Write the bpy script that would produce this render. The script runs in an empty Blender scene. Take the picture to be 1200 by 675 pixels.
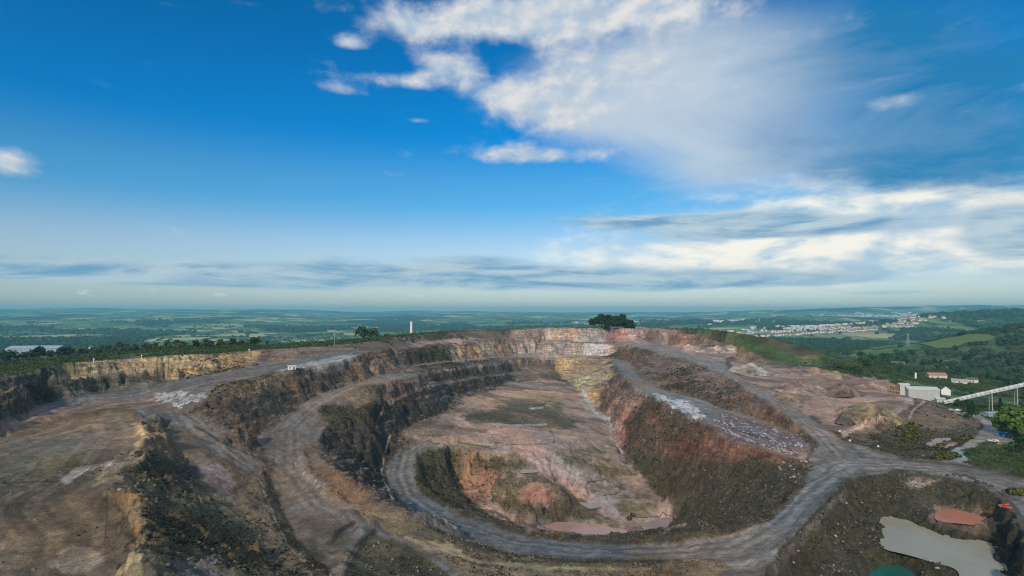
import bpy, bmesh, math, random
import numpy as np
from mathutils import Vector, Matrix

# ------------------------------------------------------------------ camera, sky, sun, exposure
SC = bpy.context.scene
COL = SC.collection
FPX, HX, HY = 666.0, 600.0, 366.0          # focal length and horizon of the lens, in photo pixels (1200 x 675)
CAMZ = 100.0                               # the drone hovers 100 m above the datum

cam_d = bpy.data.cameras.new('camera')
cam_d.sensor_width = 36.0
cam_d.lens = 36.0 * FPX / 1200.0
cam_d.shift_y = (HY - 337.5) / 1200.0
cam_d.clip_start = 1.0
cam_d.clip_end = 90000.0
cam = bpy.data.objects.new('camera', cam_d)
cam.location = (0, 0, CAMZ)
cam.rotation_euler = (math.radians(90), 0, 0)
COL.objects.link(cam)
SC.camera = cam

SUN_EL, SUN_AZ = 29.0, 199.0               # azimuth clockwise from +Y: behind the camera, a little to the left
world = bpy.data.worlds.new('World')
SC.world = world
world.use_nodes = True

sun_d = bpy.data.lights.new('sun', 'SUN')
sun_d.energy = 3.1
sun_d.angle = math.radians(2.5)
sun_d.color = (1.0, 0.86, 0.68)
sun = bpy.data.objects.new('sun', sun_d)
_e, _a = math.radians(SUN_EL), math.radians(SUN_AZ)
SUNDIR = Vector((math.sin(_a) * math.cos(_e), math.cos(_a) * math.cos(_e), math.sin(_e)))
sun.rotation_euler = SUNDIR.to_track_quat('Z', 'Y').to_euler()
sun.location = (0, -50, 400)
COL.objects.link(sun)

SC.view_settings.view_transform = 'Standard'
SC.view_settings.look = 'None'
SC.view_settings.exposure = 0.0
SC.view_settings.gamma = 1.0
SC.view_settings.use_curve_mapping = False
SC.render.engine = 'CYCLES'
SC.cycles.use_denoising = True
SC.cycles.denoiser = 'OPENIMAGEDENOISE'
SC.cycles.denoising_input_passes = 'RGB_ALBEDO_NORMAL'
SC.cycles.denoising_prefilter = 'NONE'
SC.cycles.pixel_filter_type = 'BLACKMAN_HARRIS'
SC.cycles.filter_width = 1.1
SC.cycles.max_bounces = 6
SC.cycles.volume_bounces = 0
SC.cycles.diffuse_bounces = 3
SC.cycles.glossy_bounces = 2
SC.cycles.transparent_max_bounces = 6
SC.cycles.sample_clamp_indirect = 4.0

class NT:
    """small helper to write node trees"""
    def __init__(self, tree):
        self.t = tree
        self.t.nodes.clear()
    def n(self, typ, **kw):
        nd = self.t.nodes.new(typ)
        for k, v in kw.items():
            if k == 'ins':
                for kk, vv in v.items():
                    self.set(nd, kk, vv)
            else:
                setattr(nd, k, v)
        return nd
    def set(self, nd, key, v):
        s = nd.inputs[key]
        if isinstance(v, bpy.types.NodeSocket):
            self.t.links.new(v, s)
        elif isinstance(v, bpy.types.Node):
            self.t.links.new(v.outputs[0], s)
        else:
            s.default_value = v
    def m(self, op, a, b=None, c=None, clamp=False):
        nd = self.t.nodes.new('ShaderNodeMath'); nd.operation = op; nd.use_clamp = clamp
        for i, v in enumerate((a, b, c)):
            if v is not None: self.set(nd, i, v)
        return nd.outputs[0]
    def vm(self, op, a, b=None):
        nd = self.t.nodes.new('ShaderNodeVectorMath'); nd.operation = op
        self.set(nd, 0, a)
        if b is not None: self.set(nd, 1, b)
        return nd.outputs['Value'] if op in ('DOT_PRODUCT', 'LENGTH') else nd.outputs[0]
    def mix(self, fac, a, b, blend='MIX'):
        nd = self.t.nodes.new('ShaderNodeMix'); nd.data_type = 'RGBA'; nd.blend_type = blend; nd.clamp_factor = True
        self.set(nd, 0, fac); self.set(nd, 6, a); self.set(nd, 7, b)
        return nd.outputs[2]
    def noise(self, vec, scale, detail=4.0, rough=0.55, lac=2.0, dist=0.0):
        nd = self.t.nodes.new('ShaderNodeTexNoise')
        self.set(nd, 'Vector', vec); nd.inputs['Scale'].default_value = scale
        nd.inputs['Detail'].default_value = detail; nd.inputs['Roughness'].default_value = rough
        nd.inputs['Lacunarity'].default_value = lac; nd.inputs['Distortion'].default_value = dist
        return nd.outputs['Fac']
    def ramp(self, fac, lo, hi, a=0.0, b=1.0, smooth=True):
        nd = self.t.nodes.new('ShaderNodeMapRange'); nd.interpolation_type = 'SMOOTHSTEP' if smooth else 'LINEAR'
        self.set(nd, 0, fac); self.set(nd, 1, lo); self.set(nd, 2, hi); self.set(nd, 3, a); self.set(nd, 4, b)
        return nd.outputs[0]
    def xyz(self, x, y, z):
        nd = self.t.nodes.new('ShaderNodeCombineXYZ')
        self.set(nd, 0, x); self.set(nd, 1, y); self.set(nd, 2, z)
        return nd.outputs[0]
    def sep(self, v):
        nd = self.t.nodes.new('ShaderNodeSeparateXYZ'); self.set(nd, 0, v)
        return nd.outputs
def rgba(c, a=1.0): return (c[0], c[1], c[2], a)
# ------------------------------------------------------------------ sky with clouds (by direction, goes on all round)
def build_world():
    w = NT(world.node_tree)
    out = w.n('ShaderNodeOutputWorld')
    bg = w.n('ShaderNodeBackground'); bg.inputs['Strength'].default_value = 0.095
    sky = w.n('ShaderNodeTexSky', sky_type='NISHITA', sun_disc=False)
    sky.sun_elevation = math.radians(SUN_EL); sky.sun_rotation = math.radians(SUN_AZ)
    sky.altitude = 200.0; sky.air_density = 1.0; sky.dust_density = 0.6; sky.ozone_density = 3.0
    d = w.n('ShaderNodeTexCoord').outputs['Generated']
    dx, dy, dz = w.sep(d)[:3]
    el = w.m('ARCSINE', dz)
    az = w.m('ARCTAN2', dx, dy)
    # the clear sky deepens to azure with height
    cr = w.n('ShaderNodeValToRGB'); w.set(cr, 'Fac', w.m('MULTIPLY', el, 1.0, clamp=True))
    e = cr.color_ramp; e.interpolation = 'EASE'
    e.elements[0].position = 0.0; e.elements[0].color = (1.05, 1.05, 1.16, 1)
    e.elements[1].position = 1.0; e.elements[1].color = (0.02, 0.55, 1.1, 1)
    for p, c in ((0.10, (1.12, 1.13, 1.2)), (0.20, (.36, .98, 1.25)), (0.31, (.01, .82, 1.34)), (0.48, (0.0, .74, 1.22))):
        k = e.elements.new(p); k.color = rgba(c)
    clear = w.mix(1.0, sky.outputs[0], cr.outputs[0], 'MULTIPLY')
    # cloud fields: azimuth, elevation (deg), spreads, weight -- and thickened cover everywhere else
    def cl(px, py, sx, sy, wt):
        a = math.atan((px - HX) / FPX); e_ = math.atan((HY - py) / FPX * math.cos(a))
        return (a, e_, sx / FPX * math.cos(a), sy / FPX * math.cos(a), wt)
    def field(blobs):
        tot = None
        for a, e_, sa, se, wt in blobs:
            u = w.m('MULTIPLY', w.m('SUBTRACT', az, a), 1 / sa); v = w.m('MULTIPLY', w.m('SUBTRACT', el, e_), 1 / se)
            g = w.m('MULTIPLY', w.m('EXPONENT', w.m('MULTIPLY', w.m('ADD', w.m('MULTIPLY', u, u), w.m('MULTIPLY', v, v)), -1.0)), wt)
            tot = g if tot is None else w.m('ADD', tot, g)
        return tot
    def dom(sx, sy, off=(0, 0, 0)):
        v = w.xyz(w.m('MULTIPLY', az, sx), w.m('MULTIPLY', el, sy), 0.0)
        return w.vm('ADD', v, off)
    # puffs high up
    puff = field([cl(600, 22, 160, 22, .66), cl(480, 34, 40, 16, .42), cl(730, 10, 150, 30, .45), cl(640, 138, 75, 24, .62), cl(690, 95, 95, 26, .50), cl(530, 78, 50, 18, .56),
                  cl(412, 50, 24, 9, .52), cl(400, 104, 36, 9, .46), cl(440, 90, 50, 9, .38), cl(485, 98, 34, 9, .36), cl(590, 108, 40, 14, .5), cl(625, 182, 100, 11, .60), cl(490, 141, 24, 5, .34), cl(6, 190, 36, 17, .72),
                  cl(1057, 119, 40, 13, .46), cl(380, 70, 20, 6, .2), cl(470, 205, 50, 6, .18), cl(800, 60, 200, 60, .18)])
    n1 = w.noise(dom(8.5, 13.5), 1.0, 8, .60, dist=.12)
    n1s = w.noise(dom(8.5, 13.5, (-.16, .14, 0)), 1.0, 4, .58, dist=.12)
    pm = w.ramp(w.m('ADD', puff, w.m('MULTIPLY', w.m('SUBTRACT', n1, .5), 1.25)), .20, .74)
    shade_p = w.ramp(w.m('SUBTRACT', n1, n1s), -.14, .18)
    pc = w.mix(shade_p, (4.6, 5.8, 7.2, 1), (8.3, 8.1, 8.0, 1))
    # broad soft veils on the right
    veil = field([cl(790, 95, 190, 62, .86), cl(700, 120, 110, 44, .4), cl(930, 200, 160, 45, .55), cl(1010, 60, 160, 70, .42), cl(1130, 170, 120, 120, .75), cl(830, 170, 120, 50, .36)])
    n2 = w.noise(dom(3.0, 8.5, (3, 7, 0)), 1.0, 9, .62, dist=.5)
    vmk = w.m('MULTIPLY', w.ramp(w.m('ADD', veil, w.m('MULTIPLY', w.m('SUBTRACT', n2, .5), 1.1)), .22, .85), .88)
    right = w.ramp(az, .30, .62)
    vc = w.mix(w.m('ADD', right, w.m('MULTIPLY', w.m('SUBTRACT', n2, .5), 1.3), clamp=True), (6.0, 6.9, 7.8, 1), (.20, 2.1, 4.6, 1))
    # cream glow of thin cloud low on the right, and grey-blue stratus bands along the horizon
    low = field([cl(930, 262, 210, 40, .55), cl(1110, 262, 110, 34, .62), cl(1000, 305, 260, 36, .55), cl(860, 290, 180, 28, .34), cl(120, 312, 120, 10, .34)])
    n3 = w.noise(dom(4.8, 13.0, (1, 2, 0)), 1.0, 8, .58, dist=.25)
    lm = w.m('MULTIPLY', w.ramp(w.m('ADD', low, w.m('MULTIPLY', w.m('SUBTRACT', n3, .5), 1.2)), .12, .70), .92)
    n3s = w.noise(dom(4.8, 13.0, (.9, 2.2, 0)), 1.0, 4, .56, dist=.25)
    lc = w.mix(w.ramp(w.m('SUBTRACT', n3, n3s), -.14, .10), (4.6, 6.3, 7.9, 1), (11.3, 10.6, 9.2, 1))
    band = field([cl(420, 322, 330, 14, .72), cl(200, 325, 220, 9, .55), cl(780, 330, 240, 11, .55), cl(800, 258, 150, 9, .62), cl(930, 268, 140, 11, .85), cl(20, 323, 30, 4, .55), cl(1040, 343, 60, 4, .40), cl(1185, 275, 55, 36, .75), cl(600, 318, 120, 14, .3), cl(500, 303, 130, 5, .25)])
    n4 = w.noise(dom(4.2, 26.0, (5, 1, 0)), 1.0, 8, .62, dist=.35)
    bm = w.m('MULTIPLY', w.ramp(w.m('ADD', band, w.m('MULTIPLY', w.m('SUBTRACT', n4, .5), 1.1)), .14, .52), .92)
    n4s = w.noise(dom(4.2, 26.0, (4.9, 1.16, 0)), 1.0, 4, .58, dist=.35)
    bc = w.mix(w.ramp(w.m('SUBTRACT', n4, n4s), -.16, .12), (1.6, 3.6, 5.9, 1), (5.4, 6.7, 7.5, 1))
    # small cumulus heads standing on the horizon
    n5 = w.noise(dom(26, 60, (2, 0, 0)), 1.0, 5, .6)
    cm = w.m('MULTIPLY', w.ramp(w.m('ADD', w.m('MULTIPLY', w.m('SUBTRACT', n5, .5), 1.5), field([(0, .028, 3.0, .013, .22)])), .34, .50), .60)
    # the rest of the sky: broken cloud, thickened out of view to whiten fill light
    side = w.ramp(w.m('ABSOLUTE', az), .95, 1.25)
    n6 = w.noise(w.vm('MULTIPLY', d, (2.5, 2.5, 6.0)), 1.0, 7, .58, dist=.3)
    om = w.m('MULTIPLY', w.m('MULTIPLY', w.ramp(n6, .40, .58), w.m('MAXIMUM', side, w.ramp(el, .56, .75))), .85)
    c = clear
    c = w.mix(vmk, c, vc)
    c = w.mix(pm, c, pc)
    c = w.mix(lm, c, lc)
    c = w.mix(w.m('MULTIPLY', cm, w.ramp(el, .0, .01)), c, (8.6, 8.6, 8.4, 1))
    c = w.mix(bm, c, bc)
    c = w.mix(om, c, (7.0, 7.2, 7.4, 1))
    w.t.links.new(c, bg.inputs['Color'])
    w.t.links.new(bg.outputs[0], out.inputs['Surface'])
    try: world.cycles.sampling_method = 'MANUAL'; world.cycles.sample_map_resolution = 512
    except Exception: pass
build_world()
# ------------------------------------------------------------------ numpy noise
def _hash(ix, iy, seed):
    h = (ix.astype(np.int64) * 374761393 + iy.astype(np.int64) * 668265263 + seed * 974634777) & 0xFFFFFFFF
    h = ((h ^ (h >> 13)) * 1274126177) & 0xFFFFFFFF
    h = h ^ (h >> 16)
    return (h & 0xFFFFFF).astype(np.float32) / float(0xFFFFFF)
def vnoise(x, y, seed=0):
    fx = np.floor(x); fy = np.floor(y)
    tx = (x - fx).astype(np.float32); ty = (y - fy).astype(np.float32)
    tx = tx * tx * tx * (tx * (tx * 6 - 15) + 10); ty = ty * ty * ty * (ty * (ty * 6 - 15) + 10)
    ix = fx.astype(np.int64); iy = fy.astype(np.int64)
    a = _hash(ix, iy, seed); b = _hash(ix + 1, iy, seed)
    c = _hash(ix, iy + 1, seed); d = _hash(ix + 1, iy + 1, seed)
    return (a + (b - a) * tx) * (1 - ty) + (c + (d - c) * tx) * ty - 0.5
def fbm(x, y, wl, oct=4, gain=0.5, seed=0):
    s = np.zeros(np.shape(x), np.float32); a = 1.0; f = 1.0 / wl
    for i in range(oct):
        c, sn = math.cos(0.6 * i + 0.3), math.sin(0.6 * i + 0.3)
        s += a * vnoise((x * c - y * sn) * f + 17.3 * i, (x * sn + y * c) * f - 9.1 * i, seed + i * 7)
        a *= gain; f *= 2.03
    return s * 2.0
def sstep(e0, e1, x):
    t = np.clip((x - e0) / (e1 - e0), 0, 1)
    return t * t * (3 - 2 * t)

# ------------------------------------------------------------------ far country (heights relative to the camera)
def far_z(x, y):
    r = np.hypot(x, y)
    z = -112 + 34 * fbm(x, y, 2600, 4, 0.5, 11) + 6 * fbm(x, y, 420, 2, 0.5, 12)
    z = z + 26 * fbm(x, y, 6500, 3, 0.5, 13) * sstep(3000, 7000, r)
    z = z + sstep(5200, 15500, r) * 112 * (0.95 + 0.25 * np.abs(x) / (r + 1))
    # wooded spur right of the conveyor, the dark ridge behind it, the hill right of the town
    z = z + 78 * np.exp(-((x - 1010) / 330) ** 2 - ((y - 960) / 300) ** 2)
    z = z + 110 * np.exp(-((x - 2700) / 1000) ** 2 - ((y - 2700) / 600) ** 2)
    z = z + 70 * np.exp(-((x - 2850) / 1100) ** 2 - ((y - 5600) / 700) ** 2)
    z = z + 95 * np.exp(-((x - 6000) / 2200) ** 2 - ((y - 9200) / 900) ** 2)
    z = z + 120 * np.exp(-((x - 9800) / 2600) ** 2 - ((y - 9800) / 1500) ** 2)
    z = z + 60 * np.exp(-((x + 9500) / 3500) ** 2 - ((y - 11500) / 2500) ** 2)
    return z

# ------------------------------------------------------------------ quarry break lines: photo column, row, height below the camera
LINES = [
 # rim of the quarry, left to back to right
 [(-160,478,-30),(-60,458,-29),(0,444,-28),(33,437,-27.5),(76,428,-27),(151,420,-26),(244,415,-25),(300,411,-24),(373,407,-23.7),(421,402,-23),(476,394,-22),(552,388,-21),(600,386.5,-21),(650,385,-20),(700,384,-19),(751,384,-19),(790,388,-23)],
 # moor just outside the rim
 [(-100,440,-31),(0,429,-31),(76,420,-31),(151,413,-30.5),(244,410,-30),(300,406,-29),(373,402,-28)],
 [(421,398.5,-26),(476,391.5,-25),(552,386.4,-24),(600,385,-23),(650,383.4,-21.5),(700,382.2,-20),(751,382.5,-20)],
 [(-160,424,-40),(0,413.5,-37.5),(76,411,-37),(151,408.5,-36),(244,405,-34.5),(300,402.5,-33)],
 # left wall ledges and toe
 [(-60,475,-33),(0,460,-32),(33,447,-30.5),(72,436,-29)],
 [(-60,490.5,-36),(0,473,-35),(35,459.8,-34.6),(68,449,-34.3),(126,440,-33.3),(189,431,-31),(247,423.5,-28.6)],
 [(-60,477.5,-33.1),(0,462.2,-32.2),(33,449,-30.9),(72,438,-29.4)],
 [(-60,488,-36),(0,471,-35),(35,458,-34.5),(68,447,-34),(126,438,-33),(189,429,-30.5),(247,422,-28)],
 [(-60,510,-41),(0,491,-40),(35,478,-40),(70,463,-40),(110,461,-41),(150,455,-41),(190,449,-39.5),(247,437,-34.5),(300,426,-30.5),(363,417,-28),(413,410,-25.5)],
 # bench D outer crest (top of the dark cliff), then the track beside the spoil slope
 [(441,413,-28),(428,414.5,-27.5),(401,423,-29.5),(363,429,-31),(338,434,-32),(300,442,-35),(270,452,-37),(245,468,-41),(222,483,-45.5),(235,497,-48),(265,520,-54),(300,540,-59.5)],
 [(100,476,-43),(160,470,-43.5),(205,470,-43)],[(0,503,-43),(40,489,-42.5)],
 [(222,505,-50),(255,530,-55.5),(290,553,-61)],
 # toe of the dark cliff = inner edge of road E
 [(491,438,-42),(451,438,-41),(418,448,-42),(375,461,-45),(350,476,-49),(345,486,-51),(300,511,-57),(318,542,-60.5),(322,556,-64),(328,588,-68),(348,631,-69.5),(383,666,-70)],
 [(262,497,-46),(283,505,-52)],
 # outer edge of road E
 [(491,439.5,-42.3),(456,448,-42),(421,453,-42.5),(398,462,-45),(381,473,-48),(383,496,-55),(375,514,-58),(354,530,-60.5),(360,550,-62),(386,578,-65),(416,598,-67),(471,626,-69),(527,659,-70.5),(560,690,-71.5)],
 [(420,640,-70),(450,665,-71.5)],[(480,655,-71.5),(500,675,-72)],
 # ridge between E and the ring road
 [(362,524,-59),(408,563,-60.8),(440,583,-64),(486,600,-67.3),(505,618,-69.5),(527,633,-71),(600,653,-74),(675,661,-75),(776,658,-74),(835,652,-72.5)],
 [(600,676,-75.5),(700,678,-75.5),(800,680,-74)],
 # pit side terraces left / back-left
 [(441,411,-28),(476,410,-29.5),(501,406.5,-30.5),(552,401,-30.5),(600,397,-30),(640,399,-34)],
 [(470,404,-28.5),(500,400,-28.8),(552,394.5,-27.5),(600,392,-26.5)],
 [(455,430,-39),(484,427,-41),(545,421.5,-45),(600,416,-47),(640,412,-48)],
 [(496,436,-43),(550,429,-47),(600,422.5,-50),(645,418,-51)],
 [(470,452,-46),(501,448,-49),(550,440,-54),(600,431,-57),(640,426,-58)],
 [(441,501,-60),(443,486,-56),(456,471,-52),(476,461,-50.5),(496,453,-49.5),(552,443,-54.5),(600,437,-60.5),(640,431,-61)],
 [(455,512,-66.2),(480,497,-65),(520,484,-63.5),(530,466,-59.5),(560,456,-62),(600,446,-66),(640,445,-66.5),(650,440,-65)],
 [(400,492,-54.5),(425,478,-50),(450,465,-48.5)],
 # ring road G: outer toe, outer edge, inner crest
 [(456,510,-66),(450,535,-74),(446,555,-79),(461,583,-81),(490,605,-81.4),(540,628,-80.5),(600,645,-79.5),(701,655,-77),(776,654,-74.5),(814,652,-72.8)],
 [(480,523,-72),(470,540,-76),(466,560,-79.5),(480,585,-81.5),(520,608,-81.8)],
 [(520,521,-72),(501,524,-72.5),(485,538,-76),(486,555,-79),(494,578,-81.7),(527,600,-82),(600,624,-80.3),(660,635,-78.5),(726,640,-76.5),(801,637,-74),(852,628,-71.5),(900,613,-68.5),(945,563,-66),(958,540,-64.5)],
 [(575,530,-76),(539,527,-74),(520,524,-72.6)],
 # lower pit
 [(540,541,-80),(527,548,-84),(532,562,-88.5),(539,574,-92),(564,597,-96.5),(600,613,-99.5),(640,630,-101.6),(706,637,-101.8),(745,636,-101.8),(780,629,-101.6),(800,613,-99)],
 [(580,552,-84),(545,555,-86.5),(560,580,-93.5),(590,600,-97.5),(620,608,-99.3)],
 [(600,531,-77),(650,553,-86),(690,580,-94.5),(720,600,-99),(736,610,-100.3)],
 [(575,560,-86.5),(598,566,-87.5),(630,560,-86),(652,570,-88),(663,585,-91.5),(640,592,-92.3),(605,592,-92.3),(590,580,-90.5)],
 [(578,582,-94.5),(600,602,-97.8),(640,606,-99.5),(690,606,-99.5),(712,608,-99.8)],
 [(655,562,-90),(680,588,-96),(700,602,-98.7)],
 [(690,575,-93.5),(708,568,-92.5),(722,572,-93.5),(715,580,-94.8)],
 # main floor
 [(600,527,-76.5),(650,535,-80),(700,535,-82.3),(722,540,-84.8)],
 [(540,500,-67.5),(600,500,-70),(650,500,-72.5),(700,500,-77)],
 [(560,480,-65.5),(620,470,-67.5),(660,470,-70.5)],
 [(520,512,-69.5),(580,515,-72.5),(650,515,-75),(700,517,-78.5)],
 # toe of the right-hand slope
 [(650,432,-63.5),(665,447,-68),(683,463,-73),(701,478,-77),(716,491,-79.5),(719,506,-81.5),(726,533,-85),(746,555,-90),(774,580,-95.5),(794,610,-99.5)],
 # ledge in the back wall, tan slope crest, road H
 [(600,394,-28),(640,397,-32),(680,400,-35),(731,402,-37)],
 [(640,400.5,-35),(680,402,-36),(731,404,-37.3)],
 [(640,414,-47),(680,415,-49),(711,418,-50)],
 [(650,420,-51.5),(680,419,-50.5),(711,422,-52),(721,428,-52.6),(736,446,-54),(751,458,-56.3),(781,473,-58.5),(807,486,-60),(827,496,-61),(852,513,-63.3),(900,528,-65),(935,538,-65.5)],
 [(736,423,-52),(751,443,-54),(781,458,-56),(819,468,-58),(852,481,-60),(900,496,-62),(938,510,-62.5)],
 [(690,440,-60),(712,446,-62),(722,470,-66),(735,476,-66),(770,480,-62.5)],
 # upper right platform and road I
 [(726,405,-38),(776,414,-39.5),(814,424,-43),(839,434,-45.5),(864,448,-49),(885,463,-52),(900,473,-54),(925,491,-57),(947,506,-60.5)],
 [(745,401,-37.5),(784,406,-41),(820,410,-42.5),(850,412,-43.5)],
 [(814,418,-43),(852,436,-46.5),(879,451,-50),(905,463,-53),(938,484,-58),(963,502,-61)],
 [(790,389,-24),(827,394,-27.5),(852,404,-33),(885,415,-40),(900,423,-44)],
 [(800,402,-39),(845,408,-41.5),(880,424,-46)],
 # green hill right
 [(751,383,-19.5),(800,384,-20),(827,385,-20),(860,389,-22),(900,396,-27),(925,402,-31.5),(960,414,-38.5),(1001,428,-46),(1041,443,-52.5)],
 [(880,410,-37),(905,417,-41),(950,428,-46),(1000,437,-50.5)],
 # right platform J
 [(905,440,-50),(960,436,-49.5),(1000,441,-52),(1045,449,-54.5)],
 [(930,470,-55.5),(980,465,-55.5),(1040,460,-56)],
 [(980,490,-59.5),(1010,485,-58.5),(1045,472,-56.5),(1068,466,-57),(1085,471,-57.5),(1105,480,-60),(1120,488,-61.5)],
 [(985,508,-62),(1010,500,-61.3),(1045,486,-59.5),(1062,478,-57.8)],
 [(1000,496,-58),(1018,486,-55.5),(1035,482,-56)],
 [(1030,505,-62.5),(1060,500,-64),(1085,508,-65.5),(1120,500,-65)],
 [(1070,486,-60),(1100,494,-63),(1125,497,-64.5)],
 # right roads
 [(980,516,-62.3),(1021,526,-63),(1064,538,-63.8),(1127,542,-64.2),(1152,550,-64.3),(1200,559,-64.5),(1300,580,-65)],
 [(960,545,-64),(1000,535,-63.5),(1050,545,-64),(1100,550,-64.2),(1180,562,-64.5)],
 [(1116,541,-64.2),(1130,525,-64.8),(1152,512,-65),(1163,500,-65),(1152,490,-64.7),(1120,484,-63.5)],
 [(1180,530,-66.5),(1200,535,-66.5),(1300,550,-67)],[(1170,512,-65.2),(1200,516,-65.5)],
 # lower right pit: rim
 [(878,690,-70.5),(913,646,-69.5),(950,606,-67),(983,573,-65),(1013,557,-64.5),(1051,553,-64.3),(1101,557,-64.3),(1139,565,-64.3),(1162,578,-64.6),(1177,598,-65),(1190,621,-65),(1200,638,-65.2),(1230,690,-66)],
 [(1185,572,-64.6),(1200,600,-65),(1225,640,-65.5)],
 [(1010,585,-70),(1040,578,-69),(1090,580,-69),(1130,592,-69.5)],
 [(880,720,-74),(940,680,-76),(985,640,-74),(1010,610,-73.5)],
 # upper side of the land behind platform J / valley
 [(1060,450,-62),(1100,462,-66),(1150,480,-66),(1200,490,-67),(1300,500,-70)],
 [(1041,436,-66),(1080,446,-72),(1130,455,-74),(1200,462,-74),(1300,470,-76)],
 [(960,407,-52),(1000,419,-62),(1041,430,-72)],
 # spoil plateau left
 [(-60,535,-46),(0,511,-45),(20,506,-44.3),(76,489,-43.5),(121,480,-43),(156,481,-43),(171,491,-43.5),(175,506,-44),(161,533,-46),(131,560,-48),(124,572,-48.3),(161,580,-47.6),(164,618,-48.6),(171,656,-49.6),(172,690,-50.3),(172,760,-52)],
 [(30,512,-45.5),(76,497,-45),(121,487,-44.6),(150,488,-44.6),(160,505,-45.3),(148,530,-47)],
 [(112,575,-49.5),(138,590,-51),(148,605,-51.8),(150,641,-53),(143,668,-53.6),(138,720,-54)],
 [(0,560,-49),(60,560,-49),(105,562,-49.2)],[(0,600,-51.5),(80,610,-52.5)],[(-60,640,-54),(60,650,-54),(100,690,-54.5)],
 [(190,500,-48.5),(205,525,-52),(225,560,-57.5),(260,600,-62),(300,640,-66),(330,680,-68.5)],
 # ground below and beside the frame
 [(-900,1500,-62),(600,1500,-68),(2000,1500,-66)],
]
PONDS = {
 'settling_pond': (-75.0, [(1037,607),(1045,604),(1061,608),(1081,619),(1101,627),(1127,632),(1164,635),(1174,672),(1180,700),(1125,700),(1122,676),(1119,664),(1096,658),(1061,648),(1041,644),(1035,636),(1033,625)]),
 'red_pond': (-71.6, [(1096,606),(1101,599),(1111,597),(1132,600),(1151,607),(1156,617),(1127,613),(1102,611)]),
 'green_pond': (-79.0, [(1013,676),(1024,668),(1036,662),(1054,663),(1071,674),(1080,700),(1005,700)]),
 'roadside_pond': (-66.0, [(1085,521),(1092,515),(1103,513),(1117,514),(1123,519),(1113,524),(1095,525)]),
 'pink_pool': (-101.0, [(638,617),(650,612),(668,613),(700,614),(722,618),(738,622),(745,627),(742,632),(706,633),(665,629),(640,623)]),
 'small_pool': (-101.0, [(752,616),(759,612),(775,607),(788,607),(793,611),(786,620),(766,625),(752,624)]),
}
def W(px, py, z):
    d = -z * FPX / (py - HY)
    return ((px - HX) / FPX * d, d, z)

GX0, GX1, GY0, GY1, GS = -700.0, 900.0, 40.0, 1320.0, 2.0
NX, NY = int((GX1 - GX0) / GS) + 1, int((GY1 - GY0) / GS) + 1
acc = np.zeros((NY, NX)); cnt = np.zeros((NY, NX))
def splat(P, Q):
    n = max(2, int(math.hypot(Q[0] - P[0], Q[1] - P[1]) / 0.8))
    t = np.linspace(0, 1, n)
    x = P[0] + (Q[0] - P[0]) * t; y = P[1] + (Q[1] - P[1]) * t; z = P[2] + (Q[2] - P[2]) * t
    i = np.round((y - GY0) / GS).astype(int); j = np.round((x - GX0) / GS).astype(int)
    ok = (i >= 0) & (i < NY) & (j >= 0) & (j < NX)
    np.add.at(acc, (i[ok], j[ok]), z[ok]); np.add.at(cnt, (i[ok], j[ok]), 1)
for ln in LINES:
    pts = [W(*p) for p in ln]
    for a, b in zip(pts[:-1], pts[1:]): splat(a, b)
for nm, (z, poly) in PONDS.items():
    pts = [W(p[0], p[1], z) for p in poly]
    cx = sum(p[0] for p in pts) / len(pts); cy = sum(p[1] for p in pts) / len(pts)
    for a, b in zip(pts, pts[1:] + pts[:1]):
        splat((a[0], a[1], z + 0.25), (b[0], b[1], z + 0.25))
        for s in (0.85, 0.6, 0.3):
            splat((cx + (a[0] - cx) * s, cy + (a[1] - cy) * s, z - 1.0), (cx + (b[0] - cx) * s, cy + (b[1] - cy) * s, z - 1.0))
def solve():
    gx = GX0 + np.arange(NX) * GS; gy = GY0 + np.arange(NY) * GS
    XX, YY = np.meshgrid(gx, gy)
    fz = far_z(XX, YY)
    # outer land as soft boundary: everything well outside the quarry follows the far country
    edge = np.zeros((NY, NX), bool)
    edge[:3] = edge[-3:] = True; edge[:, :3] = edge[:, -3:] = True
    edge |= (YY > 980)
    edge[:6] = False
    A = np.where(edge & (cnt == 0), fz, acc); C = np.where(edge & (cnt == 0), 1.0, cnt)
    levels = [(A, C)]
    while min(levels[-1][0].shape) > 24:
        a, c = levels[-1]
        h, w = a.shape[0] // 2 * 2, a.shape[1] // 2 * 2
        f = lambda q: q[:h, :w].reshape(h // 2, 2, w // 2, 2).sum((1, 3))
        levels.append((f(a), f(c)))
    z = None
    for a, c in reversed(levels):
        mask = c > 0
        v = np.where(mask, a / np.maximum(c, 1e-9), 0)
        if z is None:
            z = np.full(a.shape, v[mask].mean())
        else:
            zz = np.repeat(np.repeat(z, 2, 0), 2, 1)
            zz = np.pad(zz, ((0, a.shape[0] - zz.shape[0] if a.shape[0] > zz.shape[0] else 0), (0, a.shape[1] - zz.shape[1] if a.shape[1] > zz.shape[1] else 0)), mode='edge')
            z = zz[:a.shape[0], :a.shape[1]]
        z = np.where(mask, v, z)
        its = 160 if a.size > 60000 else 400
        for k in range(its):
            p = np.pad(z, 1, mode='edge')
            z = np.where(mask, v, 0.25 * (p[:-2, 1:-1] + p[2:, 1:-1] + p[1:-1, :-2] + p[1:-1, 2:]))
    return z
ZG = solve().astype(np.float32)
_gy, _gx = np.gradient(ZG, GS)
SLG = np.hypot(_gx, _gy)
for _ in range(2):
    p_ = np.pad(SLG, 1, mode='edge')
    SLG = (p_[:-2, 1:-1] + p_[2:, 1:-1] + p_[1:-1, :-2] + p_[1:-1, 2:] + 2 * p_[1:-1, 1:-1]) / 6
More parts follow.
